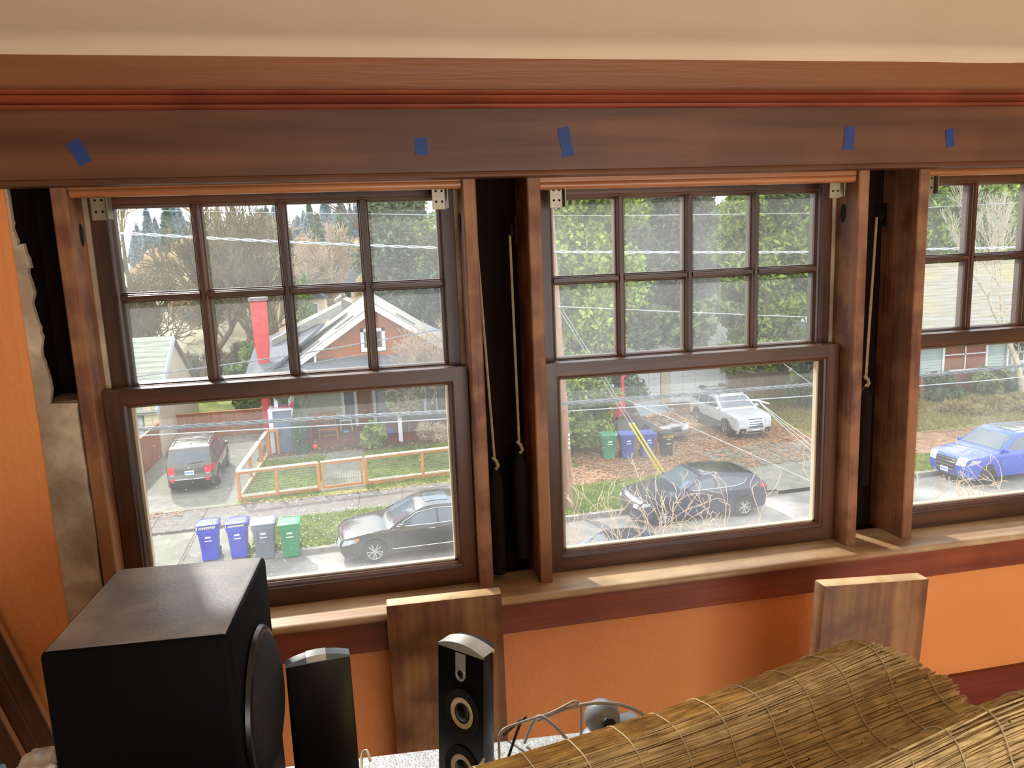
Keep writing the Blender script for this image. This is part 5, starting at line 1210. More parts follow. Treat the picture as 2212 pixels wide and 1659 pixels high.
for k in range(14): b.lathe([(0.005, 0), (0.05, 0.02), (0.04, 0.06), (0.005, 0.08)], 6, 'Z', (rng.uniform(-0.4, 0.4), rng.uniform(-0.12, 0.12), 0))
b.build('flowers', 'flower_pink', label='row of small pink and white flowers on the blue pier cap', cat='flowers', kind='stuff', loc=(-3.1, 32.85, GZ+2.08))
MB().rbox(-0.12, 0.12, -0.10, 0.10, 0, 0.26, 0.03, 2).build('bucket', 'plastic_blue', label='small blue bucket on the porch behind the yellow green bush', cat='bucket', loc=(1.55, 33.2, DZ))

# ================================================================== neighbour's garage, left
t = thing('neighbour_garage', 'beige stuccoed garage with pale fascia and grey green roof beside the driveway', 'garage', (0, 0, 0))
GX = -8.6; ry, rzz = 38.3, -3.75; ey, ez = 34.0, -6.35; by, bz = 42.9, -6.75
mb = MB(); mb.prism([(ey, GZ), (ey, ez), (ry, rzz), (by, bz), (by, GZ)], 'X', -22.0, GX); mb.build('walls', 'beige_stucco', t)
mb = MB(); 
for (ya, za, yb, zb_) in ((ey-0.35, ez-0.22, ry, rzz+0.08),):
    mb.add([(-22, ya, za), (GX+0.12, ya, za), (GX+0.12, yb, zb_), (-22, yb, zb_), (-22, ya, za+0.1), (GX+0.12, ya, za+0.1), (GX+0.12, yb, zb_+0.1), (-22, yb, zb_+0.1)], [(0,3,2,1),(4,5,6,7),(0,1,5,4),(1,2,6,5),(2,3,7,6),(3,0,4,7)])
rf = mb.build('roof', 'shingle_green', t)
# roof courses as lapped strips
for k in range(14):
    f0, f1 = k/14, (k+1)/14; ya, za = ey-0.35+(ry-ey+0.35)*f0, ez-0.22+(rzz+0.30-ez)*f0; yb, zb_ = ey-0.35+(ry-ey+0.35)*f1, ez-0.22+(rzz+0.30-ez)*f1
    MB().add([(-22, ya, za+0.115), (GX+0.10, ya, za+0.115), (GX+0.10, yb, zb_+0.095), (-22, yb, zb_+0.095), (-22, ya, za+0.08), (GX+0.10, ya, za+0.08)], [(0, 1, 2, 3), (4, 5, 1, 0)]).build('roof_course', 'shingle_green', rf, recalc=False)
mb = MB(); mb.add([(-22, ry, rzz+0.08), (GX+0.12, ry, rzz+0.08), (GX+0.12, by+0.3, bz-0.12), (-22, by+0.3, bz-0.12)], [(0, 1, 2, 3)]); mb.build('roof', 'shingle_green', t, recalc=False)
MB().bar((GX+0.14, ey-0.35, ez-0.16), (GX+0.14, ry, rzz+0.12), 0.06, 0.34).build('fascia', 'fascia_blue', t)
MB().bar((GX+0.14, ry, rzz+0.12), (GX+0.14, by+0.3, bz-0.06), 0.06, 0.08).build('fascia', 'pole_wood', t)
MB().box(-9.05, -8.45, ey-0.22, ey+0.1, GZ, -6.2).build('pier', 'cream_brick', t)
for k in range(12): MB().rbox(-9.02, -8.72, ey-0.26, ey-0.21, GZ+0.10+k*0.185, GZ+0.10+k*0.185+0.15, 0.01, 1).build('brick', 'cream_brick', t)
gd = MB().box(-11.6, -9.15, ey-0.06, ey, GZ, -6.65).build('garage_door', 'garage_blue', t)
for k in range(5): MB().rbox(-11.6, -9.15, ey-0.10, ey-0.05, GZ+0.02+k*0.385, GZ+0.02+k*0.385+0.36, 0.015, 1).build('door_panel', 'garage_blue', gd)
pane_window(t, -9.0, -8.65, 43.1, -7.4, -6.8, 0.06, mull=(-8.85,))

# ================================================================== white double garage at the back of the yard
t = thing('white_garage', 'white double garage behind the white wagon', 'garage', (0, 0, 0))
MB().box(12.6, 19.85, 36.3, 42.5, GZ, -5.9).build('walls', 'garage_white', t)
mb = MB(); mb.prism([(35.8, -6.0), (39.4, -4.0), (43, -6.0)], 'X', 12.3, 20.1); mb.build('roof', 'shingle_grey', t)
for x0, x1 in ((13.2, 15.95), (16.45, 19.35)):
    d = MB().box(x0, x1, 36.22, 36.3, GZ, -6.75).build('garage_door', 'garage_white', t)
    for k in range(5):
        for j in range(4):
            w = (x1-x0)/4; MB().rbox(x0+j*w+0.04, x0+(j+1)*w-0.04, 36.17, 36.235, GZ+0.05+k*0.37, GZ+0.05+k*0.37+0.32, 0.012, 1).build('door_panel', 'garage_white', d)
for x in (16.2,): MB().box(x-0.22, x+0.22, 36.15, 36.3, GZ, -6.6).build('pier', 'cream_brick', t)
MB().tube([(19.6, 36.2, -6.0), (19.6, 36.2, GZ+0.2)], 0.05, 6).build('downspout', 'trim_white', t)
t = thing('shed', 'low shed with sloping pale roof behind the tan board fence', 'shed', (0, 0, 0))
mb = MB(); mb.prism([(20.2, GZ), (20.2, -6.9), (23.6, -7.9), (23.6, GZ)], 'Y', 37.0, 40.0); mb.build('walls', 'beige_stucco', t)
MB().bar((20.0, 36.85, -6.80), (23.8, 36.85, -7.90), 0.12, 0.10).build('roof_edge', 'fascia_blue', t)
mb = MB(); mb.add([(20.0, 36.8, -6.8), (23.8, 36.8, -7.9), (23.8, 40.2, -7.9), (20, 40.2, -6.8)], [(0, 1, 2, 3)]); mb.build('roof', 'shingle_grey', t, recalc=False)
# pale greenhouse slats between trees
t = thing('greenhouse', 'white slatted lean-to glimpsed behind the cedar branches', 'shed', (23.2, 38.5, GZ), 0)
for k in range(7): MB().bar((k*0.42-1.4, 0.0, 2.6-k*0.30), (k*0.42-0.7, 0, 2.9-k*0.30), 0.04, 0.16).build('slat', 'trim_white', t)
MB().box(-1.4, 1.6, 0.1, 1.8, 0, 1.4).build('base', 'beige_stucco', t)

# red machine and dark heap behind the bins
t = thing('engine_hoist', 'red upright workshop hoist standing by the old grey sedan', 'hoist', (11.75, 31.0, GZ+0.12), 0.15)
MB().rbox(-0.32, 0.32, -0.2, 0.2, 0.75, 1.65, 0.03, 2).build('cabinet', 'chimney_red', t)
MB().rbox(0.20, 0.34, -0.06, 0.06, 1.6, 2.55, 0.01, 1).build('mast', 'chimney_red', t)
MB().bar((0.27, 0, 2.5), (0.42, 0, 2.62), 0.10, 0.10).build('boom', 'chimney_red', t)
for x in (-0.28, 0.28):
    for y in (-0.16, 0.16): MB().rbox(x-0.03, x+0.03, y-0.03, y+0.03, 0, 0.76, 0.005, 1).build('leg', 'chimney_red', t)
b = MB(); rings = []
for z, s in ((0, 1.0), (0.3, 1.02), (0.55, 0.85), (0.72, 0.5), (0.78, 0.1)):
    rings.append([(0.75*s*math.cos(a)*(1+0.12*math.sin(3*a+z*4)), 0.55*s*math.sin(a)*(1+0.1*math.cos(2*a)), z) for a in np.linspace(0, 2*math.pi, 17)[:-1]])
loft(b, rings); b.build('covered_motorcycle', 'plastic_black', label='low dark covered heap in front of the red hoist', cat='cover', loc=(11.75, 30.1, GZ+0.12))
t = thing('yard_sign', 'white board with red print leaning at the hedge', 'sign', (10.75, 31.4, GZ+0.12), 0.1)
MB().rbox(-0.42, 0.42, -0.02, 0.02, 0.55, 1.35, 0.005, 1).build('panel', 'label_white', t)
for k, w in enumerate((0.30, 0.34, 0.26)): MB().box(-w, w, -0.024, -0.02, 1.22-k*0.12, 1.29-k*0.12).build('print_line', 'chimney_red', t)
for x in (-0.3, 0.3): MB().rbox(x-0.02, x+0.02, -0.02, 0.02, 0, 0.56, 0.004, 1).build('leg', 'trim_white', t)
MB().rbox(-0.55, 0.55, -0.03, 0.03, 0, 2.0, 0.01, 1).build('sheet_board', 'fascia_blue', label='pale sheet board propped behind the red hoist', cat='board', loc=(11.45, 32.2, GZ+0.12))

# ================================================================== grey sided house, far right
t = thing('sided_house', 'grey lap-sided house on a pink brick base with a mossy roof', 'house', (0, 0, 0))
MB().box(28.2, 34.3, 33.05, 44, -7.35, -5.3).build('walls', 'siding_grey', t)
for k in range(14):
    z = -7.35+k*0.15
    MB().add([(28.2, 33.0, z), (34.3, 33.0, z), (34.3, 33.035, z+0.155), (28.2, 33.035, z+0.155), (28.2, 33.05, z), (34.3, 33.05, z)], [(0, 1, 2, 3), (4, 5, 1, 0)]).build('siding_board', 'siding_grey', t, recalc=False)
bb = MB().box(28.2, 34.3, 33.0, 44, GZ-0.1, -7.35).build('brick_base', 'brick_pink', t)
for r_ in range(16):
    MB().box(28.2, 34.3, 32.975, 33.0, GZ+0.10+r_*0.075, GZ+0.10+r_*0.075+0.060).build('brick_course', 'brick_pink', bb)
mb = MB(); mb.add([(27.6, 32.4, -5.45), (40.5, 32.4, -5.45), (41.5, 38.2, -1.85), (28.5, 38.2, -1.85), (27.6, 32.4, -5.6), (40.5, 32.4, -5.6), (41.5, 38.2, -2.0), (28.5, 38.2, -2.0)], [(0,1,2,3),(5,4,7,6),(0,4,5,1),(1,5,6,2),(2,6,7,3),(3,7,4,0)])
rf = mb.build('roof', 'shingle_moss', t)
for k in range(22):
    f0, f1 = k/22, (k+1)/22; P0 = (32.4+5.8*f0, -5.45+3.6*f0); P1 = (32.4+5.8*f1, -5.45+3.6*f1)
    MB().add([(27.6+0.9*f0, P0[0], P0[1]+0.016), (40.5+f0, P0[0], P0[1]+0.016), (40.5+f1, P1[0], P1[1]+0.006), (27.6+0.9*f1, P1[0], P1[1]+0.006), (27.6+0.9*f0, P0[0], P0[1]), (40.5+f0, P0[0], P0[1])], [(0, 1, 2, 3), (4, 5, 1, 0)]).build('roof_course', 'shingle_moss', rf, recalc=False)
MB().box(27.6, 40.5, 32.3, 32.42, -5.66, -5.42).build('gutter', 'trim_white', t)
pane_window(t, 30.45, 32.95, 33.0, -7.22, -5.95, 0.13, mull=(31.7,), trans=(-6.42,), glass='door_brown')
MB().box(34.3, 41, 34.6, 44, GZ, -5.4).build('porch_wall', 'siding_grey', t)
MB().box(34.4, 41, 33.0, 34.6, GZ, GZ+0.7).build('porch_floor', 'kerb', t)
for k in range(3): MB().rbox(35.0, 38.0, 32.0+k*0.33, 32.33+k*0.33, GZ, GZ+0.22+k*0.2, 0.01, 1).build('step', 'kerb', t)
pane_window(t, 36.2, 36.9, 34.6, -7.3, -6.3, 0.12, mull=(36.55,), trans=(-6.8,))
MB().tube([(34.25, 32.92, -5.6), (34.25, 32.92, -7.55), (34.35, 32.85, -7.75), (34.75, 32.6, -8.4), (34.85, 32.5, -8.52)], 0.06, 7).build('downspout', 'trim_white', t)

# ================================================================== utility pole and wires
t = thing('utility_pole', 'brown wooden utility pole at the left edge of the middle window', 'pole', (6.84, 21.62, GZ), 0)
MB().tube([(0, 0, 0), (-0.10, 0, 3.0), (-0.28, 0, 7.2), (-0.40, 0, 10.8)], [0.17, 0.155, 0.135, 0.12], 12).build('shaft', 'pole_wood', t)
for k in range(4): MB().box(-0.03, 0.02, -0.178, -0.14, 2.15+k*0.14, 2.20+k*0.14+0.03*(k % 2)).build('pole_tag', 'label_white', t)
for z in (10.35,): MB().rbox(-1.4, 0.6, -0.22, -0.12, z, z+0.12, 0.01, 1).build('crossarm', 'pole_wood', t)
def wire(pts, r, m, label, twist=0, group=None):
    P = [tuple(p) for p in smooth(pts, 14)]
    if twist:
        t = thing('overhead_wire', label, 'wire', (0, 0, 0), group=group)
        for k in range(twist):
            Q = [(x, y+1.6*r*math.cos(i*0.55+k*2*math.pi/twist), z+1.6*r*math.sin(i*0.55+k*2*math.pi/twist)) for i, (x, y, z) in enumerate(smooth(pts, 50))]
            MB().tube(Q, r, 5).build('strand', m, t, recalc=False, sharp=60)
    else: MB().tube(P, r, 6).build('overhead_wire', m, label=label, cat='wire', group=group, recalc=False, sharp=60)
YL = 21.5
wire([(-14, YL, 1.6), (-10, YL, 1.2), (-5.89, YL, 0.79), (-1.49, YL, 0.39), (2.95, YL, 0.05), (6.48, YL, -0.2), (11.16, YL, -0.4), (15.3, YL, -0.55), (19.2, YL, -0.62), (23.3, YL, -0.7), (27.5, YL, -0.75), (32, YL, -0.75)], 0.017, 'wire_light', 'pale twisted cable crossing the upper panes of all three windows', twist=2)
wire([(-5.9, 21.0, -3.18), (-1.64, 21.0, -2.85), (2.86, 21.0, -2.34), (6.6, 21.5, -1.9)], 0.020, 'wire_dark', 'dark cable rising across the orange gable to the pole')
wire([(-5.2, 21.2, -3.6), (-2.45, 21.2, -3.31), (0.22, 21.2, -2.99), (2.9, 21.2, -2.68), (6.6, 21.5, -2.2)], 0.012, 'wire_dark', 'thinner dark wire rising just below the gable window')
wire([(-14, YL, -4.6), (-10, YL, -4.7), (-6.08, YL, -4.76), (-1.54, YL, -4.83), (3.0, YL, -4.95), (6.59, YL, -4.98), (11.1, YL, -5.0), (15.6, YL, -5.01), (19.5, YL, -5.01), (23.9, YL, -4.93), (28, YL, -4.85), (32, YL, -4.8)], 0.026, 'wire_dark', 'thick bundled cable crossing the lower panes, level with the car roofs', twist=3)
wire([(-14, YL, -4.7), (-6.11, YL, -4.94), (2.99, YL, -5.18), (6.58, YL, -5.24), (15.6, YL, -5.40), (19.5, YL, -5.36), (23, YL, -5.36), (30, YL, -5.2)], 0.016, 'wire_light', 'thin white wire running just below the thick bundled cable')
wire([(-8, YL, 1.5), (0.72, YL, 1.11), (6.51, YL, 0.88), (15.3, YL, 0.71), (19.1, YL, 0.76), (30, YL, 0.95)], 0.008, 'wire_light', 'topmost hair-thin wire across the green trees')
wire([(6.6, YL, -1.89), (15.27, YL, -2.70), (19.16, YL, -2.96), (21.06, YL, -3.1), (26, YL, -3.4)], 0.012, 'wire_light', 'pale wire drooping across the second row of panes in the middle window')
wire([(8.76, YL, -5.0), (9.2, 16.5, -5.05), (9.43, 12.0, -5.06), (9.6, 7.5, -5.0)], 0.006, 'wire_light', 'service wire slanting down over the old grey sedan towards the viewer')
for k in range(3):
    wire([(13.41, YL, -5.38), (12.05, 17.8, -5.10-0.07*k), (10.73, 14, -4.81-0.13*k), (9.4, 10.5, -4.5-0.2*k)], 0.006, 'wire_light', '%s of three parallel service wires slanting down beside the white wagon' % ('uppermost', 'middle one', 'lowest')[k], group='three service wires')
MB().tube([(13.0, YL, -5.36), (13.3, YL-0.1, -5.37), (13.45, YL-0.3, -5.40), (13.35, YL-0.9, -5.34)], [0.02, 0.035, 0.03, 0.02], 8).build('wire_splice', 'label_white', label='white splice where the three service wires leave the street wire', cat='splice')
wire([(20.47, 32, -5.95), (15.36, YL, -4.94)], 0.010, 'wire_light', 'wire dropping from the trees to the thick cable at the right')
for k, nm in ((0.0, 'left'), (0.10, 'right')):
    t = thing('guy_wire', 'guy wire with a yellow guard, %s of the close pair above the navy hatchback' % nm, 'guy wire', (11.0+k*1.6, 23.95, GZ+0.12), group='guy wires of the utility pole')
    a = Vector((-4.4-k*0.6, -2.43, -1.9-GZ-0.12)); c = Vector((0, 0, 0))
    MB().tube([a, a.lerp(c, 0.66), c], 0.010, 5).build('strand', 'wire_light', t)
    MB().tube([a.lerp(c, 0.655), c], 0.035, 8).build('guard', 'yellow', t)
# ================================================================== trees and shrubs
def grow(rr, p, d, length, r, depth, maxd, spread, up, out, tips, kids=(2, 3), seg=3, taper=0.72, shrink=(0.62, 0.86), wob=0.13):
    pts = [p]; rad = [r]; q = p.copy(); dd = d.copy()
    for k in range(seg):
        dd = (dd + Vector((rr.gauss(0, 1), rr.gauss(0, 1), rr.gauss(0, 1)))*wob + Vector((0, 0, up*0.10))).normalized()
        q = q + dd*(length/seg); pts.append(q.copy()); rad.append(r*(1-(1-taper)*(k+1)/seg))
    out.append((pts, rad, depth))
    if depth >= maxd: tips.append(q); return
    n = rr.randint(*kids)
    for k in range(n):
        axis = Vector((rr.gauss(0, 1), rr.gauss(0, 1), rr.gauss(0, 1)*0.6)).normalized()
        nd = (dd + axis*spread*rr.uniform(0.6, 1.2) + Vector((0, 0, up*0.2))).normalized()
        grow(rr, q, nd, length*rr.uniform(*shrink), r*taper*rr.uniform(0.6, 0.85), depth+1, maxd, spread, up, out, tips, kids, seg, taper, shrink, wob)
    if depth >= 1 and rr.random() < 0.8:
        nd = (dd + Vector((rr.gauss(0, 1), rr.gauss(0, 1), 0.2))*spread).normalized()
        grow(rr, pts[len(pts)//2], nd, length*0.6, r*0.45, depth+1, maxd, spread, up, out, tips, kids, seg, taper, shrink, wob)
def tubes_np(segs, n_of):
    V = []; F = []
    for pts, rad, depth in segs:
        n = n_of(depth); k = len(pts); o = len(V)
        d0 = (pts[-1]-pts[0]).normalized(); a = d0.cross(Vector((0, 0, 1)))
        if a.length < 0.05: a = d0.cross(Vector((1, 0, 0)))
        a.normalize(); b = d0.cross(a)
        for p, r in zip(pts, rad):
            for j in range(n):
                t = 2*math.pi*j/n; c, s = math.cos(t)*r, math.sin(t)*r
                V.append((p.x+a.x*c+b.x*s, p.y+a.y*c+b.y*s, p.z+a.z*c+b.z*s))
        for i in range(k-1):
            for j in range(n): F.append((o+i*n+j, o+i*n+(j+1) % n, o+(i+1)*n+(j+1) % n, o+(i+1)*n+j))
    return V, F
def bare_tree(name, label, base, trunk_h, r, seed, maxd=7, spread=0.55, up=0.5, twig='twig_olive', trunk='bark', cat='tree', d0=(0, 0, 1), kids=(2, 3), shrink=(0.62, 0.86), rmin=0.012, group=None, split=2):
    rr = random.Random(seed); segs = []; tips = []
    t = thing(name, label, cat, base, 0, group)
    grow(rr, Vector((0, 0, 0)), Vector(d0).normalized(), trunk_h, r, 0, maxd, spread, up, segs, tips, kids, 3, 0.74, shrink)
    segs = [(p, [max(x, rmin) for x in rd], d) for p, rd, d in segs]
    V, F = tubes_np([s for s in segs if s[2] <= split], lambda d: 7); link('trunk', np_mesh('trunk', V, F), trunk, t)
    V, F = tubes_np([s for s in segs if s[2] > split], lambda d: 3); link('twigs', np_mesh('twigs', V, F), twig, t, kind='stuff')
    return t, tips
bare_tree('bare_tree', 'big bare tree with a dense fan of olive twigs behind the garages', (-9.2, 48, GZ), 2.6, 0.42, 3, maxd=7, spread=0.52, up=0.50, kids=(2, 3), shrink=(0.74, 0.93), rmin=0.024)
bare_tree('bare_tree', 'bare tree forking low, right of the big fan of twigs', (-6.2, 47, GZ), 2.2, 0.34, 8, maxd=6, spread=0.5, up=0.6, kids=(2, 3), shrink=(0.74, 0.93), rmin=0.024)
bare_tree('bare_tree', 'tan leafless tree at the upper left, behind the dense olive one', (-15.6, 66, GZ-1), 4.8, 0.42, 5, maxd=7, spread=0.5, up=0.6, twig='twig_tan', shrink=(0.74, 0.92), rmin=0.035)
bare_tree('bare_tree', 'tan leafless tree below the far blue roof', (-9.5, 72, GZ-1.5), 3.4, 0.36, 15, maxd=7, spread=0.5, up=0.6, twig='twig_tan', shrink=(0.74, 0.92), rmin=0.035)
bare_tree('bare_tree', 'bare brush filling the gap above the garage roof', (-13.5, 50, GZ), 2.0, 0.3, 25, maxd=6, spread=0.62, up=0.4, shrink=(0.74, 0.93), rmin=0.024)
bare_tree('bare_tree', 'greyish leafless tree beyond the gable, right of the yellow green conifer', (0.5, 84, GZ-2), 3.0, 0.3, 35, maxd=7, spread=0.5, up=0.5, twig='twig_pale', shrink=(0.74, 0.9), rmin=0.035)
bare_tree('birch', 'white barked birch with pale bare twigs before the mossy roof', (33.5, 31.0, GZ), 3.2, 0.17, 12, maxd=6, spread=0.30, up=0.85, twig='birch', trunk='birch', shrink=(0.68, 0.86), rmin=0.010, split=3)
bare_tree('bare_shrub', 'spreading leafless shrub with arching pale branches below the birch', (32.2, 29.8, GZ), 1.5, 0.07, 22, maxd=5, spread=0.85, up=0.1, twig='birch', trunk='birch', shrink=(0.7, 0.9), rmin=0.010)
bare_tree('bare_shrub', 'pale bare shrub against the right slope of the gabled roof', (4.6, 33.4, GZ), 1.3, 0.07, 33, maxd=7, spread=0.6, up=0.45, twig='twig_pale', trunk='bark', shrink=(0.72, 0.9), rmin=0.007)

# pale twigs of the shrubs right below the windows
def twig_shrub(label, base, seed, n, hmin, hmax, fan, r=0.012, lean=(0, 0)):
    rr = random.Random(seed); segs = []; tips = []
    t = thing('twig_shrub', label, 'shrub', base)
    for k in range(n):
        a = rr.uniform(-1, 1); d = Vector((fan*a+lean[0], rr.uniform(-0.35, 0.35)+lean[1], 1.0)).normalized()
        grow(rr, Vector((a*fan*0.5, rr.uniform(-0.15, 0.15), 0)), d, rr.uniform(hmin, hmax), r*rr.uniform(0.7, 1.1), 0, 3, 0.5, 0.06, segs, tips, (1, 2), 6, 0.72, (0.42, 0.70), 0.20)
    segs = [(p, [max(x, 0.0026) for x in rd], d) for p, rd, d in segs]
    V, F = tubes_np(segs, lambda d: 5); link('twigs', np_mesh('twigs', V, F), 'twig_pale', t, kind='stuff')
    V, F = tubes_np([([Vector((0, 0, -3.0)), Vector((0.05, 0, -1.5)), Vector((0, 0, 0.1))], [0.06, 0.05, 0.035], 0)], lambda d: 8); link('trunk', np_mesh('trunk', V, F), 'bark', t)
    return t
twig_shrub('leafless shrub with a spray of pale twigs before the navy hatchback', (3.25, 5.0, -3.75), 5, 44, 0.40, 0.80, 1.25, 0.0085)
twig_shrub('leafless shrub with sparse pale twigs at the left corner of the middle window', (2.35, 5.0, -3.65), 17, 26, 0.4, 0.7, 0.75, 0.0085)
twig_shrub('leafless shrub with long pale twigs rising before the bright blue car', (6.15, 5.0, -3.55), 6, 20, 0.45, 0.8, 0.9, 0.009, lean=(0.45, 0))
twig_shrub('leafless shrub with a few pale twigs at the far right pane', (7.2, 5.2, -3.4), 26, 12, 0.35, 0.6, 0.6, 0.009, lean=(0.3, 0))

def leafy(name, label, base, blobs, m, n, size, trunk=None, cat='tree', group=None, seed=1, stems=None, aspect=1.6, shell=0.35):
    """crown of separate leaves in overlapping clumps; blobs are (x,y,z,rx,ry,rz) about the base"""
    t = thing(name, label, cat, base, 0, group)
    B = np.array(blobs, float); vol = B[:, 3]*B[:, 4]*B[:, 5]; pk = rng.choice(len(B), n, p=vol/vol.sum())
    u = rng.normal(size=(n, 3)); u /= np.linalg.norm(u, axis=1)[:, None]; rad = (shell+(1-shell)*rng.random(n))**0.6
    P = B[pk, :3] + u*rad[:, None]*B[pk, 3:6]
    P += 0.06*rng.normal(size=P.shape)*B[pk, 3:6].mean(axis=1)[:, None]
    V, F = scatter_quads(P, size, aspect=aspect); link('foliage', np_mesh('foliage', V, F), m, t, kind='stuff')
    if trunk:
        h, r = trunk; rr = random.Random(seed); segs = []; tips = []
        grow(rr, Vector((0, 0, 0)), Vector((0, 0, 1)), h, r, 0, 4, 0.5, 0.4, segs, tips, (2, 3), 3, 0.72, (0.6, 0.8))
        V, F = tubes_np(segs, lambda d: 6); link('trunk', np_mesh('trunk', V, F), 'bark', t)
    return t
def clumps(n, cx, cy, cz, rx, ry, rz_, s, seed):
    r_ = np.random.default_rng(seed); u = r_.normal(size=(n, 3)); u /= np.linalg.norm(u, axis=1)[:, None]; q = r_.random(n)**0.4
    return [(cx+u[i, 0]*rx*q[i], cy+u[i, 1]*ry*q[i], cz+u[i, 2]*rz_*q[i], s*(0.7+0.6*r_.random()), s*(0.7+0.6*r_.random()), s*(0.6+0.5*r_.random())) for i in range(n)]
# middle window: tall greens
leafy('leafy_tree', 'tall light green tree at the left of the middle window', (11.2, 34.5, GZ), clumps(46, 0, 0, 8.2, 2.6, 2.2, 6.5, 1.25, 1), 'leaf_lime', 30000, 0.17, (5.0, 0.25), seed=2)
leafy('hedge', 'tall dark ivy-like hedge beside the dull green yard bin', (9.4, 29.4, GZ), clumps(34, 0, 0.6, 2.0, 1.3, 2.6, 1.9, 0.9, 2), 'leaf_green', 24000, 0.13, (1.6, 0.12), 'hedge', seed=3)
leafy('hedge', 'dark hedge reaching up behind the leaning sign board', (11.9, 34.0, GZ), clumps(26, 0, 0.0, 2.2, 1.6, 1.2, 2.0, 0.9, 7), 'leaf_dark', 16000, 0.14, (1.6, 0.12), 'hedge', seed=4)
leafy('pine', 'large grey green pine in the centre of the middle window', (19.5, 46, GZ), clumps(80, 0, 0, 7.4, 5.2, 3.0, 6.6, 1.25, 3), 'leaf_pine', 46000, 0.20, (6.5, 0.4), seed=5, aspect=3.0)
leafy('pine', 'pine with dark bare limbs behind the navy hatchback', (15.2, 44, GZ), clumps(40, 0, 0, 7.6, 3.2, 2.4, 5.6, 1.2, 13), 'leaf_pine', 26000, 0.19, (6.0, 0.32), seed=15, aspect=3.0)
leafy('cedar_tree', 'bright green cedar with hanging sprays at the right of the middle window', (23.6, 37.5, GZ), clumps(60, 0, 0, 8.0, 3.2, 2.4, 6.0, 1.15, 4), 'leaf_cedar', 42000, 0.17, (6.0, 0.35), seed=6, aspect=3.2)
leafy('pine', 'low pine boughs hanging in front of the white garage roof', (16.2, 34.7, GZ), clumps(38, 0, 0, 4.5, 3.8, 0.6, 0.95, 0.6, 31), 'leaf_pine', 19000, 0.15, None, seed=31, aspect=3.0)
leafy('cedar_tree', 'low cedar branches hanging over the white garage', (21.5, 34.0, GZ+1.0), clumps(16, -0.6, 0, 1.9, 2.6, 0.8, 0.7, 0.6, 5), 'leaf_cedar', 9000, 0.14, None, seed=7, aspect=3.2)
leafy('hedge', 'tall dull green shrub at the right of the yard, beyond the white wagon', (23.4, 32.2, GZ), clumps(26, 0, 0, 1.9, 1.8, 1.4, 1.8, 0.85, 6), 'leaf_dark', 16000, 0.13, (1.5, 0.12), 'hedge', seed=8)
leafy('leafy_tree', 'broad dark green tree far behind the pines', (24.0, 58, GZ), clumps(50, 0, 0, 8.5, 9.0, 3.0, 6.5, 2.0, 8), 'leaf_dark', 30000, 0.30, (5, 0.4), seed=9)
leafy('leafy_tree', 'hazy green tree far behind the light green one', (12.5, 56, GZ), clumps(40, 0, 0, 8.5, 6.0, 3.0, 6.5, 1.8, 18), 'leaf_green', 24000, 0.28, (5, 0.4), seed=19)
# first window, right panes
leafy('pine', 'drooping grey green pine at the upper right of the first window', (4.6, 58, GZ), clumps(60, 0, 0, 7.6, 3.3, 2.4, 6.0, 1.2, 9), 'leaf_pine', 32000, 0.22, (6, 0.4), seed=10, aspect=3.0)
leafy('pine', 'dark pine behind the right slope of the gabled roof', (7.6, 52, GZ), clumps(44, 0, 0, 5.2, 2.8, 2.2, 4.0, 1.1, 19), 'leaf_dark', 22000, 0.2, (4, 0.3), seed=20, aspect=2.6)
leafy('shrub', 'green shrub between the bare tree and the red chimney', (-5.6, 43.0, GZ), clumps(16, 0, 0, 1.9, 1.2, 1.0, 1.6, 0.7, 10), 'leaf_cedar', 8000, 0.14, (1.2, 0.1), 'shrub', seed=11)
# third window
leafy('cedar_tree', 'spreading blue green cedar filling the top of the third window', (42.5, 50, GZ), clumps(80, 0, 0, 8.0, 6.5, 3.0, 5.6, 1.4, 11), 'leaf_cedar', 46000, 0.22, (7, 0.45), seed=12, aspect=3.0)
leafy('leafy_tree', 'pale green tree top right in the third window', (49.5, 52, GZ), clumps(50, 0, 0, 8.5, 4.5, 2.5, 6.0, 1.4, 12), 'leaf_lime', 26000, 0.24, (7, 0.4), seed=13)
leafy('leafy_tree', 'dark tree massed behind the blue green cedar', (36.0, 60, GZ), clumps(50, 0, 0, 8.0, 7.0, 2.5, 6.0, 1.8, 22), 'leaf_dark', 26000, 0.3, (6, 0.4), seed=23)
leafy('shrub', 'rounded grey green shrub before the pink brick base', (32.3, 31.9, GZ), clumps(14, 0, 0, 0.85, 0.75, 0.6, 0.55, 0.45, 14), 'leaf_rhodo', 8000, 0.10, (0.5, 0.05), 'shrub', seed=14)
leafy('shrub', 'small silvery shrub by the white downspout', (33.9, 31.8, GZ), clumps(8, 0, 0, 0.45, 0.5, 0.5, 0.3, 0.3, 15), 'leaf_cypress', 3500, 0.09, None, 'shrub', seed=16)
leafy('shrub', 'dark shrub at the left edge of the third window', (28.9, 31.3, GZ), clumps(12, 0, 0, 0.8, 0.5, 0.6, 0.6, 0.42, 16), 'leaf_dark', 7000, 0.10, (0.5, 0.05), 'shrub', seed=17)
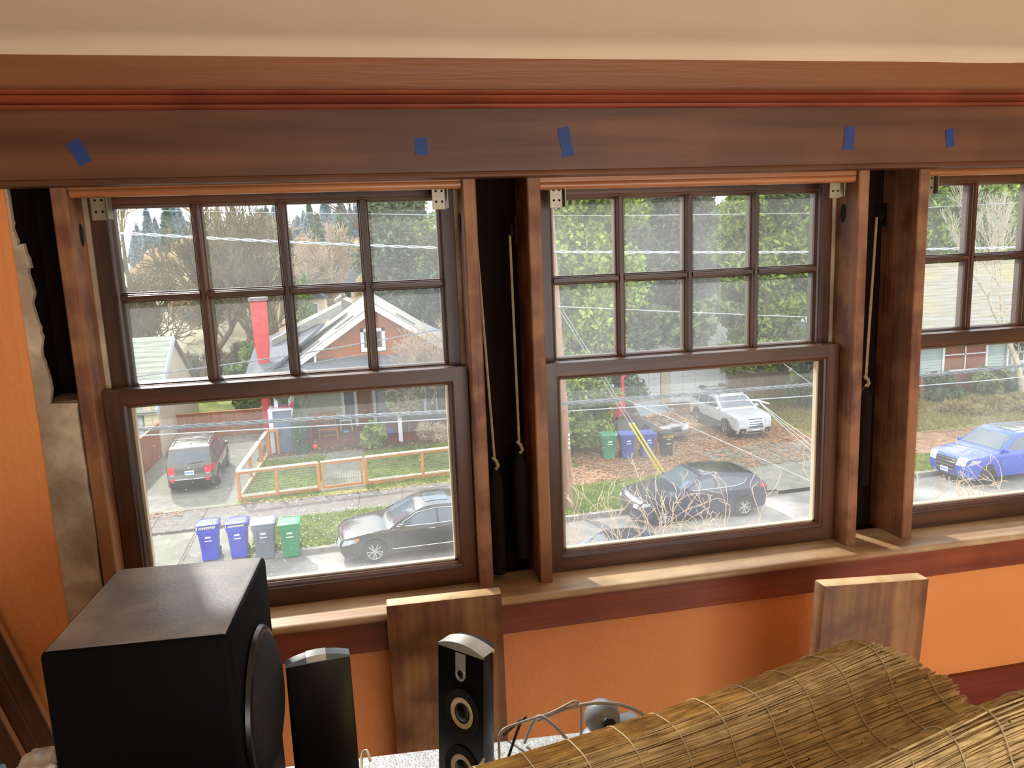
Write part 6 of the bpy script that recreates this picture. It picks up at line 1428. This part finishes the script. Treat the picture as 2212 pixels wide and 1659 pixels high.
# garden of the gabled house
leafy('bush', 'round yellow green bush beside the garden walk', (0.78, 31.9, GZ), clumps(16, 0, 0, 0.72, 0.46, 0.42, 0.44, 0.30, 17), 'leaf_shiny', 7000, 0.11, (0.4, 0.05), 'bush', seed=18, aspect=2.2)
leafy('rhododendron', 'tall olive rhododendron in front of the porch door', (2.35, 32.9, GZ), clumps(30, -0.1, 0, 2.35, 0.65, 0.55, 1.15, 0.38, 18), 'leaf_rhodo', 15000, 0.12, (1.2, 0.06), 'shrub', seed=21, aspect=2.2)
t = leafy('cypress', 'slim blue green column cypress in front of the porch', (-2.42, 32.2, GZ), [(0.02*math.sin(k*2), 0.02*math.cos(k*3), 0.15+k*0.15, 0.30*(1-abs(k-5)/20.0)*(1.0 if k < 11 else (16-k)/6.5)+0.05, 0.30*(1-abs(k-5)/20.0)*(1.0 if k < 11 else (16-k)/6.5)+0.05, 0.20) for k in range(16)], 'leaf_cypress', 12000, 0.055, (1.2, 0.05), 'tree', seed=22, aspect=3.0)
leafy('dry_brush', 'tangle of dry pinkish brush in the bed at the right of the porch', (4.0, 32.6, GZ), clumps(10, 0, 0, 0.35, 1.3, 0.8, 0.3, 0.4, 23), 'twig_pale', 5000, 0.05, None, 'shrub', seed=24, aspect=6.0)
leafy('weeds', 'straw coloured weeds heaped before the sided house', (29.6, 29.2, GZ), clumps(16, 0, 0, 0.2, 3.0, 1.6, 0.2, 0.5, 24), 'straw', 9000, 0.07, None, 'weeds', seed=26, aspect=5.0)

leafy('brush', 'dry olive brush between the beige garage and the red chimney', (-8.5, 57, GZ-0.4), clumps(26, 0, 0, 1.2, 6.5, 2.0, 1.2, 0.9, 41), 'twig_olive', 20000, 0.07, None, 'brush', seed=41, aspect=8.0)
# far conifers and treeline
def conifer_mesh(seed, h=12.0, rad=2.6, n=3600, size=0.5):
    r_ = np.random.default_rng(seed); z = h*(0.04+0.96*(1-np.sqrt(r_.random(n)))); lay = np.sin(z*7.0)*0.12+0.9
    R = rad*(1-z/h)**0.85*lay*(0.35+0.65*r_.random(n)**0.5)+0.05; a = r_.uniform(0, 6.283, n)
    P = np.stack([R*np.cos(a), R*np.sin(a), z-0.25*R], 1)
    V, F = scatter_quads(P, size, aspect=2.0); return np_mesh('needles', V, F)
CM = [conifer_mesh(1), conifer_mesh(2, 13, 2.2), conifer_mesh(3, 11, 3.4), conifer_mesh(4, 12, 4.2)]
TRK = MB().tube([(0, 0, 0), (0, 0, 11)], [0.22, 0.03], 7).mesh('trunk')
def conifer(base, k, s, label, m='leaf_haze_green', group=None, sx=1.0):
    t = thing('conifer', label, 'tree', base, rng.uniform(0, 6.28), group); t.scale = (s*sx, s*sx, s)
    me = CM[k]
    key = (k, m)
    if key not in _cm_cache:
        c = me.copy(); c.materials.clear(); c.materials.append(M[m]); _cm_cache[key] = c
    link('needles', _cm_cache[key], None, t, kind='stuff')
    link('trunk', TRK, 'bark', t)
_cm_cache = {}
TRK.materials.append(M['bark'])
conifer((-1.2, 112, hill_z(-1.2, 112)+1.0), 3, 1.02, 'broad rounded green conifer standing above the far roofs', 'leaf_haze_green')
conifer((-4.6, 118, hill_z(-4.6, 118)+1.0), 1, 0.92, 'narrow dark conifer left of the broad rounded one', 'leaf_pine')
conifer((-4.4, 75, hill_z(-4.4, 75)-0.2), 2, 0.80, 'small yellow green conifer below the street cable', 'leaf_cedar', sx=0.62)
conifer((-9.5, 128, hill_z(-9.5, 128)), 0, 0.85, 'dark conifer above the far blue roof', 'leaf_haze_green')
conifer((-13.0, 122, hill_z(-13.0, 122)+1), 2, 0.75, 'squat green conifer left of the far blue roof', 'leaf_haze_green')
rr = random.Random(77)
for k in range(64):
    y = rr.uniform(180, 330); x = rr.uniform(-0.25*y-2, 0.03*y+1)
    conifer((x, y, hill_z(x, y)-0.5), rr.randint(0, 3), rr.uniform(0.85, 1.5), 'distant haze-blue conifer on the wooded ridge', rr.choice(['leaf_haze_green', 'leaf_haze_blue', 'leaf_haze_blue']), 'far ridge conifers')
# distant rounded leafless crowns on the slope
TM = []
for k in range(3):
    r_ = np.random.default_rng(50+k); n = 5200; u = r_.normal(size=(n, 3)); u /= np.linalg.norm(u, axis=1)[:, None]
    P = u*np.array([3.2, 3.2, 2.8])*(0.4+0.6*r_.random(n))[:, None]**0.6 + np.array([0, 0, 4.2]); V, F = scatter_quads(P, 0.12, aspect=9.0); TM.append(np_mesh('crown', V, F))
_tm = {}
for k in range(44):
    y = rr.uniform(84, 210); x = rr.uniform(-0.25*y-2, 0.03*y+1); i = rr.randint(0, 2); m = rr.choice(['twig_tan', 'twig_tan', 'twig_pale', 'twig_olive'])
    t = thing('bare_tree', 'distant round leafless tree on the slope', 'tree', (x, y, hill_z(x, y)-0.3), rr.uniform(0, 6), 'distant leafless trees'); s = rr.uniform(0.7, 1.25); t.scale = (s, s, s)
    if (i, m) not in _tm:
        c = TM[i].copy(); c.materials.append(M[m]); _tm[(i, m)] = c
    link('crown', _tm[(i, m)], None, t, kind='stuff'); link('trunk', TRK, None, t).scale = (1, 1, 0.42)
# far houses
def far_house(label, x, y, w, d, h, roofh, wall, roof, z=None, win=True, rot=0.0):
    z = hill_z(x, y)-0.3 if z is None else z
    t = thing('far_house', label, 'house', (x, y, z), rot)
    MB().box(-w/2, w/2, -d/2, d/2, 0, h).build('walls', wall, t)
    mb = MB(); mb.prism([(-w/2-0.3, h), (w/2+0.3, h), (0, h+roofh)], 'Y', -d/2-0.4, d/2+0.4); mb.build('roof', roof, t)
    if win:
        for k in range(2):
            for zz in (0.9, h-1.6):
                xx = -w/4+k*w/2; f = MB().box(xx-0.5, xx+0.5, -d/2-0.05, -d/2, zz, zz+1.2).build('window', 'trim_white', t)
                MB().box(xx-0.38, xx+0.38, -d/2-0.08, -d/2-0.05, zz+0.12, zz+1.08).build('pane', 'window_dark', f)
    return t
t = far_house('cream two storey house between the red chimney and the gabled roof', -5.0, 80, 4.6, 7, 6.4, 1.6, 'cream', 'shingle_dark')
MB().box(-1.6, 1.2, -4.6, -3.5, 2.9, 3.05).build('awning', 'yellow', t)
far_house('pale house with a light gable, above the cream house', -5.6, 98, 7, 8, 4.5, 2.6, 'trim_white', 'shingle_grey')
far_house('far house with a blue grey roof among the tan trees', -14.2, 140, 9, 8, 3.6, 2.2, 'slate_wall', 'fascia_blue', rot=0.5)
far_house('white far house with a steep gable beyond the grey trees', 0.8, 105, 6, 8, 4.2, 2.8, 'trim_white', 'shingle_dark')
far_house('grey roofed far house low among pink twigs', -1.5, 90, 7, 8, 3.4, 2.0, 'beige_stucco', 'shingle_grey')
far_house('pale house glimpsed through the pines behind the white garage', 16.0, 53.5, 6, 6, 3.8, 1.6, 'beige_stucco', 'shingle_grey', z=GZ)
far_house('cream wall glimpsed low between pine and cedar', 25.0, 50, 6, 5, 4.4, 1.8, 'garage_white', 'shingle_dark', z=GZ)
